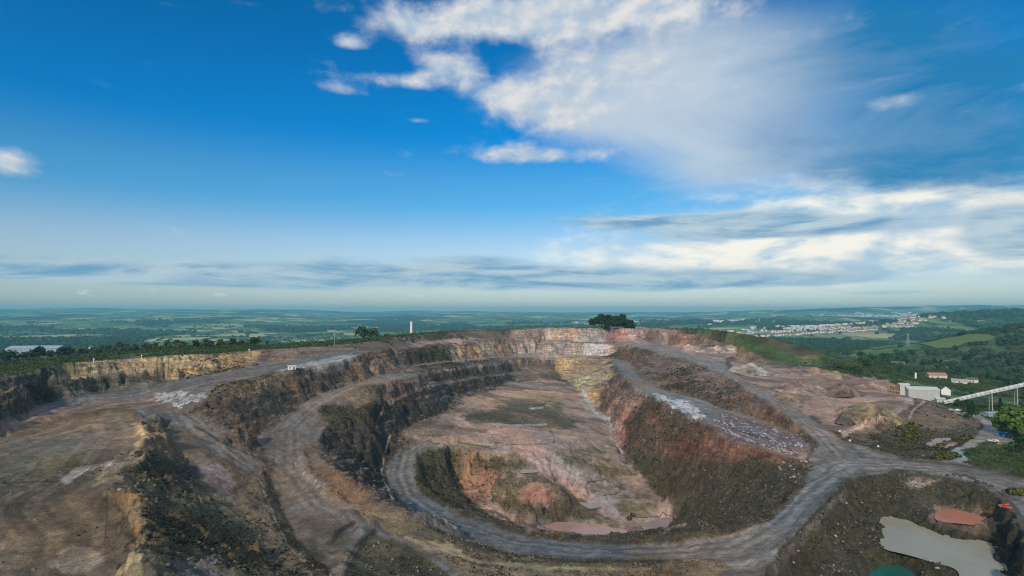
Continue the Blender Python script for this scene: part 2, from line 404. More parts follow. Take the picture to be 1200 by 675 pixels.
def bil(G, x, y):
    u = np.clip((x - GX0) / GS, 0, NX - 1.001); v = np.clip((y - GY0) / GS, 0, NY - 1.001)
    i = v.astype(np.int32); j = u.astype(np.int32)
    fu = (u - j).astype(np.float32); fv = (v - i).astype(np.float32)
    return (G[i, j] * (1 - fu) + G[i, j + 1] * fu) * (1 - fv) + (G[i + 1, j] * (1 - fu) + G[i + 1, j + 1] * fu) * fv
def dist_line(x, y, pts):
    best = np.full(np.shape(x), 1e9, np.float32)
    for a, b in zip(pts[:-1], pts[1:]):
        dx, dy = b[0] - a[0], b[1] - a[1]; L = dx * dx + dy * dy + 1e-9
        t = np.clip(((x - a[0]) * dx + (y - a[1]) * dy) / L, 0, 1)
        best = np.minimum(best, np.hypot(x - a[0] - t * dx, y - a[1] - t * dy))
    return best
# low banks heaped along road edges: (height, half width, line)
BERMS = [
 (2.4, 2.4, [(501,522,-72.5),(486,537,-76),(488,554,-79),(497,575,-81.7),(529,596,-82),(600,620,-80.3),(660,631,-78.5),(726,636,-76.5),(801,633,-74),(852,624,-71.5),(890,612,-69)]),
 (1.3, 2.0, [(913,646,-69.5),(950,606,-67),(983,573,-65),(1013,557,-64.5),(1051,553,-64.3),(1101,557,-64.3),(1139,565,-64.3),(1162,578,-64.6)]),
 (1.2, 1.8, [(1021,527,-63),(1064,539,-63.8),(1105,541.5,-64.2)]),
 (2.6, 2.6, [(388,634,-69.5),(396,622,-69.5),(412,612,-69)]),
 (3.0, 3.0, [(404,680,-70.5),(409,655,-70.3),(425,632,-70),(437,622,-69.5)]),
 (1.5, 2.0, [(354,531,-60.5),(360,550,-62),(386,578,-65),(416,598,-67)]),
 (1.4, 1.7, [(726,404.5,-38),(776,413.5,-39.5),(814,423.5,-43),(839,433.5,-45.5),(864,447.5,-49),(885,462.5,-52),(925,490,-57)]),
 (1.4, 1.7, [(721,428,-52.6),(736,446,-54),(751,458,-56.3),(781,473,-58.5),(807,486,-60),(827,496,-61)]),
 (1.8, 2.5, [(60,489,-43),(20,498,-43.5),(-20,512,-44)]),
 (1.0, 1.3, [(500,512,-69.3),(560,518,-72.5),(640,523,-76)]),
 (-1.6, 1.6, [(718,494,-80),(721,510,-82),(730,536,-86),(742,552,-89)]),
 (-1.2, 1.3, [(611,497,-72),(627,483,-70.5),(640,470,-69.3)]),
 (-1.0, 1.2, [(457,511,-66.2),(451,535,-74),(447.5,555,-79),(461,582,-81)]),
 (1.6, 1.6, [(686,571,-92.5),(700,562,-91.5),(716,562,-92),(726,572,-93.5),(712,580,-94.6),(694,579,-94)]),
]
BERM_W = [(h, w, [W(*p) for p in l]) for h, w, l in BERMS]
POND_XY = [(z, [W(p[0], p[1], z)[:2] for p in poly]) for z, poly in PONDS.values()]
def base_z(x, y):
    inside = (x > GX0 + 8) & (x < GX1 - 8) & (y < GY1 - 8)
    return np.where(inside, bil(ZG, x, y), far_z(x, y)).astype(np.float32)
def full_z(x, y):
    """terrain height: break-line surface, broken into ribs, gullies and strata where it is steep"""
    s = bil(SLG, x, y)
    inside = (x > GX0 + 8) & (x < GX1 - 8) & (y < 760)
    s = np.where(inside, s, 0)
    a = sstep(0.18, 0.7, s)
    wx = 2.9 * fbm(x, y, 8.5, 4, 0.62, 31) * a; wy = 2.9 * fbm(x, y, 8.5, 4, 0.62, 47) * a
    wx = wx + 0.9 * fbm(x, y, 30, 2, 0.5, 33); wy = wy + 0.9 * fbm(x, y, 30, 2, 0.5, 35)
    z = base_z(x + np.where(inside, wx, 0), y + np.where(inside, wy, 0))
    z = z + np.where(inside, 1.3 * a * fbm(x, y, 5.5, 4, 0.65, 51) + 0.26 * fbm(x, y, 7, 3, 0.6, 52) + 0.5 * fbm(x, y, 40, 2, 0.5, 53), 0)
    # bedding ledges on rock faces
    st = 3.2
    q = (z + 0.8 * fbm(x, y, 25, 2, 0.5, 61)) / st
    fr = q - np.floor(q)
    led = (sstep(0.25, 0.75, fr) - fr) * st
    z = z + led * 0.55 * sstep(0.45, 0.9, s) * np.where(inside, 1, 0)
    for h, w, l in BERM_W:
        xs = [p[0] for p in l]; ys = [p[1] for p in l]; m = abs(w) * 3
        sel = (x > min(xs) - m) & (x < max(xs) + m) & (y > min(ys) - m) & (y < max(ys) + m)
        if sel.any():
            dd = dist_line(x[sel], y[sel], l)
            z[sel] += h * (0.8 + 0.5 * fbm(x[sel], y[sel], 7, 2, 0.5, 71)) * np.exp(-(dd / w) ** 2)
    # water always lies in its hollow
    for zp, P in POND_XY:
        xs = [p[0] for p in P]; ys = [p[1] for p in P]
        sel = (x > min(xs) - 4) & (x < max(xs) + 4) & (y > min(ys) - 4) & (y < max(ys) + 4)
        if sel.any():
            X, Y = x[sel], y[sel]; X, Y = X + 1.5 * fbm(X, Y, 5, 3, .6, 251), Y + 1.5 * fbm(X, Y, 5, 3, .6, 252); c = np.zeros(X.shape, bool)
            for (ax, ay), (bx, by) in zip(P, P[1:] + P[:1]):
                if ay == by: continue
                c ^= ((ay > Y) != (by > Y)) & (X < (bx - ax) * (Y - ay) / (by - ay) + ax)
            dd = dist_line(X, Y, [tuple(p) for p in P] + [tuple(P[0])])
            zs = z[sel]
            bank = zp + 0.15 + dd * 0.9
            z[sel] = np.where(c, np.minimum(zs, zp - 0.25 - np.minimum(dd, 3) * .3), np.where(dd < 4, np.minimum(zs, np.maximum(bank, zp + .1)), zs))
    return z
def gz(x, y):
    return float(full_z(np.array([x], np.float32), np.array([y], np.float32))[0])

# ------------------------------------------------------------------ terrain mesh: rows by distance, columns fanning out (finer near, coarser far)
cols = np.concatenate([np.linspace(-420, -40, 70, endpoint=False), np.linspace(-40, 1240, 900), np.linspace(1240, 1620, 71)[1:]])
rows = np.concatenate([np.geomspace(88, 720, 640, endpoint=False), np.geomspace(720, 1500, 90, endpoint=False), np.geomspace(1500, 19000, 190)])
NC, NR = len(cols), len(rows)
K = ((cols - HX) / FPX).astype(np.float32)
TX = (rows[:, None] * K[None, :]).astype(np.float32); TY = np.repeat(rows[:, None], NC, 1).astype(np.float32)
TXf, TYf = TX.ravel(), TY.ravel()
TZf = full_z(TXf, TYf)
PXf = np.repeat(cols[None, :], NR, 0).ravel().astype(np.float32)
PYf = HY - TZf / TYf * FPX
# ------------------------------------------------------------------ what lies where: albedo, rock / scrub / wet weights and piece of the setting
def paint_line(pts, w, col=None, puddle=None, scrub=None, rock=None, amount=.85, dmax=900.0):
    """ditch, ledge or wheel track: a narrow strip w photo pixels wide"""
    x0 = min(p[0] for p in pts) - 8; x1 = max(p[0] for p in pts) + 8; y0 = min(p[1] for p in pts) - 8; y1 = max(p[1] for p in pts) + 8
    s = np.nonzero((PXf > x0) & (PXf < x1) & (PYf > y0) & (PYf < y1) & (TYf < dmax))[0]
    if len(s) == 0: return
    dd = dist_line(PXf[s] + 1.1 * e1[s] * wscale[s], PYf[s] + .8 * e2[s] * wscale[s], pts)
    k = np.clip(1.25 - dd / (w * .5), 0, 1) * amount
    if col is not None: C_[s] = C_[s] * (1 - k[:, None]) + np.array(col)[None] * k[:, None]
    if puddle is not None: AUX[s, 2] = np.maximum(AUX[s, 2], puddle * k)
    if scrub is not None: AUX[s, 1] = AUX[s, 1] * (1 - k) + scrub * k
    if rock is not None: AUX[s, 0] = AUX[s, 0] * (1 - k) + rock * k
def inpoly(px, py, poly):
    x0 = min(p[0] for p in poly); x1 = max(p[0] for p in poly); y0 = min(p[1] for p in poly); y1 = max(p[1] for p in poly)
    out = np.zeros(px.shape, bool)
    sel = np.nonzero((px >= x0) & (px <= x1) & (py >= y0) & (py <= y1))[0]
    if len(sel) == 0: return out
    X = px[sel]; Y = py[sel]; c = np.zeros(len(sel), bool)
    for (ax, ay), (bx, by) in zip(poly, poly[1:] + poly[:1]):
        if ay == by: continue
        t = ((ay > Y) != (by > Y)) & (X < (bx - ax) * (Y - ay) / (by - ay) + ax)
        c ^= t
    out[sel] = c
    return out
N = len(TXf)
SLf = np.where((TYf < 760) & (np.abs(TXf) < 690), bil(SLG, TXf, TYf), 0.05)
e1 = fbm(TXf, TYf, 14, 3, 0.6, 81); e2 = fbm(TXf, TYf, 14, 3, 0.6, 91)
wscale = np.clip(260.0 / TYf, 0.15, 1.6)
e3 = fbm(TXf, TYf, 2.6, 2, 0.6, 83); e4 = fbm(TXf, TYf, 2.6, 2, 0.6, 93)
QX = PXf + (7.0 * e1 + 3.5 * e3) * wscale; QY = PYf + (4.2 * e2 + 2.2 * e4) * wscale
QX2 = PXf + 1.6 * e1 * wscale; QY2 = PYf + 1.0 * e2 * wscale
big = fbm(TXf, TYf, 60, 4, 0.55, 101)
med = fbm(TXf, TYf, 18, 4, 0.6, 111)
C_ = np.zeros((N, 3), np.float32); AUX = np.zeros((N, 4), np.float32)   # aux: rock, scrub, puddle, tracks
KIND = np.zeros(N, np.int8)          # 0 quarry slopes
flat = 1 - sstep(0.15, 0.5, SLf)
brown = np.array([.150, .112, .080]); rockb = np.array([.150, .112, .090])
C_[:] = brown[None] * flat[:, None] + rockb[None] * (1 - flat[:, None])
AUX[:, 0] = 1 - flat
AUX[:, 1] = np.clip(0.22 + 0.5 * big, 0, 1)
def paint(poly, col=None, rock=None, scrub=None, puddle=None, track=None, kind=None, sharp=False, dmax=1100.0, dmin=0.0, amount=1.0):
    m = inpoly(QX2 if sharp else QX, QY2 if sharp else QY, poly) & (TYf < dmax) & (TYf > dmin)
    if col is not None: C_[m] = C_[m] * (1 - amount) + np.array(col)[None] * amount
    if rock is not None: AUX[m, 0] = rock
    if scrub is not None: AUX[m, 1] = np.clip(scrub + 0.45 * big[m] * (1 if scrub > 0.02 else 0), 0, 1)
    if puddle is not None: AUX[m, 2] = puddle
    if track is not None: AUX[m, 3] = track
    if kind is not None: KIND[m] = kind
    return m
GREY = (.205, .197, .184); GREYB = (.20, .20, .205); PINK = (.325, .222, .175); TAN = (.40, .285, .165); PALE = (.46, .36, .30)
RED = (.185, .088, .058); DARK = (.085, .070, .060); EARTH = (.20, .145, .095); OLIVE = (.105, .095, .045)
# far country and hillside
far = TYf > 1000
KIND[far] = 5
outside = inpoly(PXf, PYf, [(-500,470),(-160,478),(0,443.6),(33,436.6),(76,427.6),(151,419.6),(244,414.8),(300,410.8),(373,406.8),(421,401.8),(476,393.8),(552,387.8),(600,386.3),(700,383.9),(751,383.9),(790,387),(827,392),(852,402),(885,414),(903,424),(950,431),(1000,440),(1041,449),(1062,452),(1096,470),(1122,488),(1150,487),(1165,497),(1165,502),(1172,516),(1200,523),(1700,530),(1700,200),(-500,200)]) & ~far
KIND[outside] = 4
C_[outside] = np.array((.070, .110, .032))[None] * (1 + 0.5 * med[outside, None]); AUX[outside, 0] = 0; AUX[outside, 1] = np.clip(0.55 + 0.5 * big[outside], 0, 1)
# slopes and faces
paint([(790,383),(830,384),(860,388),(900,395),(930,403),(960,413),(1005,428),(1030,438),(1000,438),(950,430),(905,424),(880,413),(850,402),(820,392)], (.080,.118,.032), 0, .22, dmax=700)
paint([(868,390),(900,395),(930,403),(960,413),(955,420),(925,411),(895,402)], (.125,.095,.050), 0, .2, dmax=700)
paint([(930,418),(958,416),(962,424),(945,428)], (.19,.17,.05), 0, .2, dmax=700)
paint([(-60,440),(75,425),(72,470),(0,500),(-60,520)], DARK, .5, .5)
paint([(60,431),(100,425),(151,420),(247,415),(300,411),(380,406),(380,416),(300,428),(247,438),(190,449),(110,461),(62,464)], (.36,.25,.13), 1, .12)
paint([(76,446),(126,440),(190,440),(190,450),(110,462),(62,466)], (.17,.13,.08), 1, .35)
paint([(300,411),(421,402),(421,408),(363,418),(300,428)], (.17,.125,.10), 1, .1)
paint([(440,414),(480,410),(560,402),(600,397),(600,418),(484,428),(440,430)], (.30,.21,.145), 1, .15)
paint([(474,410),(520,406),(530,424),(484,428)], (.085,.085,.075), 1, .5)
paint([(600,386),(660,384),(752,384),(800,389),(790,408),(728,406),(711,420),(640,420),(600,418)], PALE, 1, .03)
paint([(600,386),(640,385),(640,400),(600,412)], (.27,.20,.155), 1, .1)
paint([(705,384),(735,384),(735,404),(712,404)], (.33,.19,.17), 1, .03)
paint([(730,388),(800,389),(860,404),(850,410),(760,404)], (.29,.17,.13), 1, .1)
paint([(795,391),(852,403),(900,422),(905,434),(870,420),(840,410)], (.20,.135,.085), .7, .35)
paint([(500,440),(600,420),(655,418),(655,432),(600,447),(540,462)], (.16,.12,.095), 1, .15)
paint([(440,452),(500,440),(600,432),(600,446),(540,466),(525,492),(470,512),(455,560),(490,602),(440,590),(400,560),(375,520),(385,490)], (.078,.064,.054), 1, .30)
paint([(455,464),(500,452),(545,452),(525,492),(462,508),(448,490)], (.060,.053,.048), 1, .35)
paint([(456,449),(500,441),(500,452),(440,472),(430,465)], (.17,.11,.095), 1, .1)
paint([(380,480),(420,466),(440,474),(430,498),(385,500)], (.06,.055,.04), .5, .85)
paint([(390,463),(425,453),(440,470),(420,478)], (.20,.14,.075), .7, .3)
paint([(219,481),(245,465),(300,441),(340,433),(420,414),(445,412),(445,430),(415,448),(375,461),(345,486),(300,512),(262,512)], (.155,.105,.080), 1, .2)
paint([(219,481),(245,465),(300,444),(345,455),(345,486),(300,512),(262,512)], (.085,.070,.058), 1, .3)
paint([(216,486),(240,470),(262,476),(290,500),(300,512),(262,512),(232,500)], (.16,.125,.09), 1, .3)
paint([(254,452),(340,435),(352,440),(300,458),(262,472),(240,470)], (.19,.14,.09), .5, .3)
paint([(425,410),(475,408),(500,440),(420,447)], (.20,.14,.10), 1, .15)
# tan spur and the red slope below road H
paint([(648,424),(660,417),(712,421),(720,440),(712,452),(704,478),(696,482),(680,465),(664,447)], (.46,.32,.165), 1, .03)
paint([(706,446),(722,440),(740,466),(722,500),(700,482)], (.20,.125,.10), 1, .15)
paint([(712,505),(728,482),(742,466),(775,474),(830,498),(900,530),(945,540),(940,560),(890,600),(800,615),(774,580),(746,555),(726,533)], RED, .9, .22)
paint([(712,510),(726,486),(742,468),(752,470),(736,490),(728,520),(722,530)], (.37,.215,.175), .9, .02)
paint([(735,540),(770,535),(900,540),(948,548),(935,572),(890,603),(800,618),(776,586)], (.095,.072,.042), .6, .6)
paint([(715,405),(776,415),(839,435),(885,464),(947,507),(935,512),(900,496),(819,468),(781,458),(740,425)], (.165,.100,.075), 1, .08)
paint([(770,440),(860,448),(890,470),(880,486),(820,466)], (.19,.09,.075), .9, .12)
paint([(745,430),(790,445),(815,465),(781,458),(755,445)], (.14,.105,.065), .7, .2)
paint([(880,470),(950,506),(900,500),(840,474)], (.20,.115,.07), .9, .2)
# floor
m_floor = [(520,486),(545,468),(600,447),(650,446),(668,452),(684,466),(703,480),(716,492),(718,508),(727,534),(746,556),(774,581),(796,612),(780,618),(742,622),(700,622),(640,618),(600,611),(562,596),(538,575),(526,550),(540,540),(575,532),(530,526),(490,517),(470,514),(490,500)]
paint(m_floor, PINK, .15, .05, .06, kind=2)
paint([(550,492),(590,486),(655,486),(690,492),(660,505),(600,500),(560,498)], (.20,.16,.09), .2, .45)
paint([(545,487),(600,474),(660,473),(665,486),(600,488),(552,494)], (.17,.15,.07), .2, .5)
paint([(560,462),(640,455),(660,463),(600,470),(545,474)], (.40,.29,.20), .1, .05)
paint([(610,463),(650,458),(662,470),(640,474)], (.42,.29,.15), .1, .05)
paint([(545,545),(575,532),(600,540),(600,560),(560,556)], (.17,.125,.07), .5, .4)
paint([(640,525),(695,525),(724,540),(745,556),(710,560),(690,548),(650,538)], (.24,.17,.085), .3, .4)
paint([(590,560),(640,552),(660,572),(690,592),(735,612),(715,620),(690,612),(640,610),(600,605),(575,585)], (.17,.12,.065), .6, .45)
paint([(602,572),(640,565),(650,580),(645,592),(612,590)], (.34,.175,.135), .1, .0, kind=0)
paint([(600,527),(560,522),(640,522),(660,540),(700,575),(735,605),(725,608),(690,590),(655,562),(620,545)], (.40,.265,.215), .05, .0, track=.5, kind=1)
paint([(725,580),(762,580),(762,605),(735,605),(722,595)], (.20,.14,.07), .5, .4)
paint([(681,458),(690,470),(716,490),(722,508),(716,508),(700,492),(684,478),(676,470)], (.40,.33,.27), .05, 0, .6)
paint([(478,500),(520,488),(535,496),(520,512),(470,514)], (.12,.10,.09), .6, .25)
paint([(485,526),(500,523),(530,528),(575,531),(545,541),(527,549),(534,566),(542,577),(564,598),(600,613),(640,621),(700,627),(742,627),(780,622),(797,614),(850,605),(900,600),(900,613),(852,629),(801,638),(726,641),(660,636),(600,625),(535,605),(510,591),(493,578),(484,558),(482,545)], (.080,.068,.046), .5, .5, 0, kind=0)
paint([(545,546),(575,540),(600,552),(585,566),(575,588),(560,594),(541,574)], (.24,.155,.12), .2, .1, kind=0)
paint([(535,530),(575,531),(610,540),(612,553),(575,551),(545,548)], (.13,.10,.058), .5, .4, 0, kind=0)
# ring road etc.
G_ROAD = [(500,516),(560,520),(600,524),(600,528),(560,527),(520,524.5),(501,524.5),(487,534),(482,545),(484,558),(493,577),(510,590),(535,604),(570,615.5),(600,624.5),(660,635),(726,639.5),(801,636.5),(852,627.5),(900,612.5),(928,588),(946,563),(955,545),(950,536),(962,520),(980,515.5),(1021,526),(1064,538),(1100,541.5),(1113,541),(1127,542),(1152,550),(1200,559),(1300,580),(1300,620),(1225,640),(1196,600),(1180,578),(1162,577),(1139,564.5),(1101,556.5),(1051,552.5),(1013,556.5),(983,572.5),(950,605.5),(913,645.5),(880,690),(845,690),(838,662),(814,653),(776,655),(701,656),(600,647),(540,631),(500,613),(472,592),(458,572),(453,553),(460,535),(475,522),(488,517)]
paint(G_ROAD, GREY, 0, 0, .03, track=1, kind=1, sharp=True)
paint([(488,517),(510,524),(487,534),(484,558),(493,577),(535,604),(600,624.5),(660,635),(726,639.5),(776,640),(776,656),(701,656),(600,647),(540,631),(500,613),(472,592),(458,572),(453,553),(460,535),(475,522)], (.178,.180,.178), 0, 0, 0, track=1, sharp=True)
E_ROAD = [(491,437.5),(451,438),(418,448),(375,461),(350,476),(345,486),(300,511),(312,530),(320,545),(316,556),(328,590),(348,633),(383,668),(400,690),(575,690),(527,660),(471,627),(416,599),(386,579),(360,551),(354,531),(375,515),(383,497),(368,489),(381,473),(398,462),(421,453),(456,448)]
paint(E_ROAD, (.178,.163,.150), 0, .03, .05, track=.8, kind=1, sharp=True)
paint([(491,437),(451,438),(418,448),(375,461),(350,476),(360,488),(381,473),(398,462),(421,453),(456,448)], (.24,.19,.165), 0, 0, .03, track=.6, sharp=True)
paint([(420,640),(440,625),(480,640),(545,690),(400,690)], (.125,.110,.060), 0, .3, 0, track=.3, sharp=True, kind=0)
paint([(330,600),(400,605),(400,660),(360,650)], (.15,.135,.11), 0, .2, .1, track=.6)
D_ROAD = [(420,407),(413,411),(363,418),(300,429),(247,438.5),(190,450.5),(110,463),(70,468),(35,482),(-40,505),(-60,530),(0,510),(20,504),(76,487),(121,478.5),(156,479.5),(172,489),(200,497),(222,520),(255,545),(300,560),(312,545),(280,525),(240,500),(220,483),(243,467),(254,452),(300,441),(338,433),(363,429),(401,422),(428,414)]
paint(D_ROAD, (.190,.178,.162), 0, 0, .04, track=.8, kind=1, sharp=True)
paint([(0,510),(76,487),(121,478),(200,476),(205,470),(110,466),(60,480),(0,500)], (.25,.19,.16), 0, .02, .0, track=.8, sharp=True)
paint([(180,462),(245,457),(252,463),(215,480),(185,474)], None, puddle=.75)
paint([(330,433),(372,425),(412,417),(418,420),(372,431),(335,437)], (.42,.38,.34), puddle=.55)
paint([(470,404),(500,400),(560,396),(575,398),(530,402),(490,406)], (.38,.28,.23), 0, .0, kind=1)
# road E puddles
paint([(340,535),(352,535),(366,556),(392,582),(380,580),(352,556)], (.26,.235,.215), puddle=.34, amount=.6)
paint([(312,535),(330,540),(335,555),(315,552)], None, puddle=.3)
# bench H and I
paint([(711,419),(736,423),(751,443),(781,458),(819,468),(852,481),(900,496),(938,510),(950,522),(945,540),(900,529),(852,514),(827,497),(807,487),(781,474),(751,459),(736,447),(721,429)], (.22,.195,.18), 0, .02, .1, track=.5, kind=1, sharp=True)
paint([(842,484),(900,497),(938,511),(948,528),(935,536),(900,528),(852,513),(835,500)], (.215,.135,.125), 0, .08, .5, sharp=True)
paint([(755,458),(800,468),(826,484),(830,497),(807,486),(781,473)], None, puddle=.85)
paint([(726,402),(745,400),(784,404),(820,408),(852,410),(862,416),(850,420),(852,432),(879,449),(905,461),(938,482),(963,500),(985,515),(962,520),(950,510),(925,492),(900,474),(885,464),(864,449),(839,435),(814,424.5),(776,414.5)], (.235,.215,.195), 0, 0, .03, track=.6, kind=1, sharp=True)
paint([(784,404),(820,408),(852,410),(862,416),(845,420),(810,416)], (.42,.32,.28), 0, 0, kind=2)
# platform J
paint([(862,416),(880,426),(905,432),(940,430),(985,436),(1042,447),(1064,462),(1062,470),(1045,478),(1010,492),(985,506),(965,500),(938,482),(905,461),(879,447),(858,432)], (.315,.215,.175), .2, .05, .08, kind=2)
paint([(870,432),(893,428),(902,438),(880,442)], (.34,.30,.27), .2, 0, 0)
paint([(895,452),(935,452),(950,470),(925,474)], (.27,.20,.15), .4, .15, 0)
paint([(990,487),(1012,473),(1045,468),(1058,474),(1040,484),(1000,500),(988,500)], (.29,.215,.125), .6, .1, 0, kind=0)
paint([(983,486),(994,482),(996,503),(985,505)], (.12,.10,.08), .8, .1, 0, kind=0)
paint([(985,505),(1010,496),(1042,482),(1062,468),(1068,470),(1062,480),(1030,494),(1000,506),(985,514)], (.36,.29,.25), 0, 0, .25, kind=1, sharp=True)
paint([(1064,476),(1085,468),(1125,488),(1140,500),(1120,496),(1070,512),(1030,512),(1040,498)], (.165,.115,.075), .5, .3, 0)
paint([(1010,510),(1060,500),(1140,500),(1160,515),(1130,535),(1060,534),(1020,522)], (.115,.10,.055), .3, .6, 0)
paint([(1113,541),(1116,533),(1126,523),(1145,510),(1155,500),(1148,492),(1118,485),(1118,480),(1150,486),(1167,496),(1168,506),(1185,510),(1195,525),(1170,520),(1150,518),(1134,530),(1128,541)], (.27,.235,.215), 0, 0, .0, kind=1, sharp=True, track=.4)
paint([(1108,533),(1122,524),(1137,528),(1132,540),(1112,540)], (.32,.36,.38), 0, 0, .3, sharp=True)
paint([(1136,528),(1152,518),(1172,521),(1200,528),(1300,545),(1300,575),(1200,556),(1152,547),(1135,540)], (.075,.098,.032), 0, .45, 0, kind=4)
paint([(1130,541),(1152,545),(1200,553),(1200,559),(1152,550)], (.15,.12,.065), 0, .3, 0)
# lower right pit
L_PIT = [(870,700),(913,646),(950,606),(983,573),(1013,557),(1051,553),(1101,557),(1139,565),(1162,578),(1177,598),(1190,621),(1200,638),(1240,700)]
paint(L_PIT, (.075,.062,.042), .5, .5, 0)
paint([(1052,562),(1075,557),(1100,558),(1100,565),(1078,576),(1060,575)], (.27,.19,.145), .4, .1)
paint([(1088,600),(1110,590),(1150,596),(1165,612),(1155,625),(1090,612)], (.30,.20,.13), .4, .05)
paint([(913,647),(950,607),(983,574),(990,580),(960,612),(925,650),(900,680),(885,690)], (.17,.135,.105), .4, .2)
paint([(1177,598),(1186,594),(1215,650),(1200,660)], (.16,.13,.10), .2, .3)
# ridge between E and ring road
paint([(354,530),(365,524),(408,563),(440,582),(486,600),(510,616),(490,612),(460,598),(420,600),(386,578),(360,551)], (.155,.11,.075), .6, .45)
paint([(416,600),(440,594),(486,604),(505,618),(540,634),(600,650),(700,659),(776,658),(835,652),(845,690),(560,690),(527,660),(471,627)], (.20,.155,.080), .4, .42)
paint([(490,640),(540,652),(600,664),(700,672),(840,668),(845,700),(560,700)], (.235,.175,.10), .2, .3)
paint([(476,632),(520,640),(540,650),(510,650)], (.46,.34,.19), .2, .05)
# spoil plateau and its slopes
PLAT = [(-200,560),(-60,532),(0,511),(20,506),(76,489),(121,480.5),(156,482),(171,492),(175,506),(161,533),(131,560),(118,576),(161,581),(164,618),(171,656),(172,690),(172,760),(-300,760)]
paint(PLAT, (.215,.163,.108), .1, .10, .02, track=.0, kind=3)
paint([(0,540),(100,530),(130,560),(100,570),(0,575)], (.185,.165,.100), .1, .1)
paint([(0,590),(70,600),(110,620),(100,680),(0,690)], (.185,.138,.088), .1, .08)
paint([(55,655),(80,640),(110,645),(125,660),(90,670),(60,665)], (.34,.29,.22), .1, 0)
paint([(68,560),(100,553),(150,536),(156,540),(105,562),(72,570)], (.36,.30,.29), .1, 0, .55)
paint([(168,492),(176,500),(176,512),(163,536),(134,562),(124,576),(161,578),(166,600),(167,630),(173,656),(173,690),(152,690),(152,640),(150,608),(138,590),(114,577),(128,560),(155,533),(165,508)], (.42,.31,.165), .4, .03, 0, kind=3)
paint([(176,500),(182,492),(222,505),(255,530),(290,553),(318,556),(328,588),(348,631),(383,668),(370,700),(174,700),(168,620),(162,580),(130,574),(164,534)], (.185,.140,.088), .4, .20, 0)
paint([(140,576),(170,520),(215,535),(240,560),(215,578),(180,578)], (.115,.092,.062), .4, .36, 0)
paint([(222,546),(250,542),(268,556),(268,576),(240,566)], (.26,.20,.185), .2, .05, 0)
paint([(176,580),(240,572),(300,600),(330,680),(190,680)], (.195,.150,.080), .4, .24, 0)
paint([(210,655),(260,650),(285,680),(215,690)], (.21,.17,.15), .2, .1, 0)
paint([(315,556),(328,588),(348,631),(383,668),(370,668),(335,632),(316,592),(306,562)], (.07,.065,.045), .3, .75, 0)
# let neighbouring earths run into each other
def blur(A, n):
    B = A.reshape(NR, NC, -1)
    for _ in range(n):
        P = np.pad(B, ((1, 1), (1, 1), (0, 0)), mode='edge')
        B = (P[:-2, 1:-1] + P[2:, 1:-1] + P[1:-1, :-2] + P[1:-1, 2:] + 2 * B) / 6
    return B.reshape(N, -1)
_far_aux = AUX.copy()
C_ = blur(C_, 3); AUX = blur(AUX, 2)
# ledges, ditches, wheel tracks
for l_ in ([(-20,477),(0,472),(35,459),(68,448),(126,439),(189,430),(247,423)], [(0,461),(33,448),(72,437)], [(0,446),(33,439),(76,429.5),(151,421.5)]): paint_line(l_, 2.0, (.27,.215,.15), rock=0, scrub=0, amount=.75)
paint_line([(441,500),(446,484),(456,472),(476,462),(496,453.5),(552,443.5),(600,437.5)], 2.4, (.24,.18,.15), rock=0, scrub=0)
paint_line([(496,437),(550,430),(600,423.5),(645,419)], 2.6, (.25,.195,.165), rock=0, scrub=0)
paint_line([(484,428),(545,422),(600,417),(640,414)], 2.8, (.23,.19,.165), rock=0, scrub=0)
paint_line([(457,511),(451,532),(447,553),(452,568),(462,586)], 2.2, (.44,.40,.36), puddle=.3, scrub=0)
paint_line([(536,488),(545,480),(556,474),(575,468),(592,463)], 3.4, (.43,.31,.25), scrub=0); paint_line([(536,489),(548,497),(562,508),(578,523)], 4.0, (.42,.29,.24), scrub=0)
paint_line([(611,497),(620,490),(628,482),(641,470)], 2.2, (.06,.055,.05), scrub=.4)
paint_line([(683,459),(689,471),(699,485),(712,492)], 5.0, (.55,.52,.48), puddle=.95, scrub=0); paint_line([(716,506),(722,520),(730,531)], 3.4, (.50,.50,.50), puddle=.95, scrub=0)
paint_line([(690,516),(712,534)], 1.8, (.42,.36,.31)); paint_line([(717,492),(719,506),(716,508)], 2.0, (.07,.06,.05))
paint_line([(560,517),(600,521),(640,520.5),(650,518)], 1.8, (.10,.085,.07)); paint_line([(640,495),(648,510),(650,520)], 1.8, (.10,.08,.065)); paint_line([(520,516),(545,519),(575,524)], 2.4, (.11,.09,.075))
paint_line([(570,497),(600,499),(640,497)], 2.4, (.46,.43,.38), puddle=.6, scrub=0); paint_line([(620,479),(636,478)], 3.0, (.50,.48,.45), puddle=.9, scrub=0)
paint_line([(1083,470),(1075,476),(1069,481),(1066,490)], 2.4, (.48,.42,.38), scrub=0); paint_line([(1052,466),(1066,468),(1069,473)], 5, (.44,.37,.35), puddle=.6, scrub=0)
paint_line([(303,560),(318,596),(336,636),(368,676)], 2.2, (.30,.24,.17), scrub=0); paint_line([(312,556),(327,592),(347,634),(380,668)], 6, (.055,.05,.036), scrub=.7)
paint_line([(236,505),(262,524),(285,545),(300,560)], 2.4, (.28,.22,.15), scrub=0); paint_line([(228,500),(250,512),(290,532),(312,541)], 3, (.06,.055,.045), scrub=.6)
paint_line([(0,566),(30,565),(68,565)], 1.8, (.06,.052,.042)); paint_line([(124,574),(124,612),(121,640)], 1.6, (.09,.07,.055))
paint_line([(386,636),(396,622),(413,612)], 7, (.050,.046,.036), scrub=.6); paint_line([(404,680),(410,655),(426,632),(438,622)], 10, (.050,.046,.036), scrub=.6)
paint_line([(420,640),(412,650),(405,665)], 3.5, (.22,.15,.12))
paint_line([(913,648),(950,608),(983,575),(1013,559),(1051,555),(1101,559),(1139,567),(1162,580)], 5, (.055,.050,.040), scrub=.5)
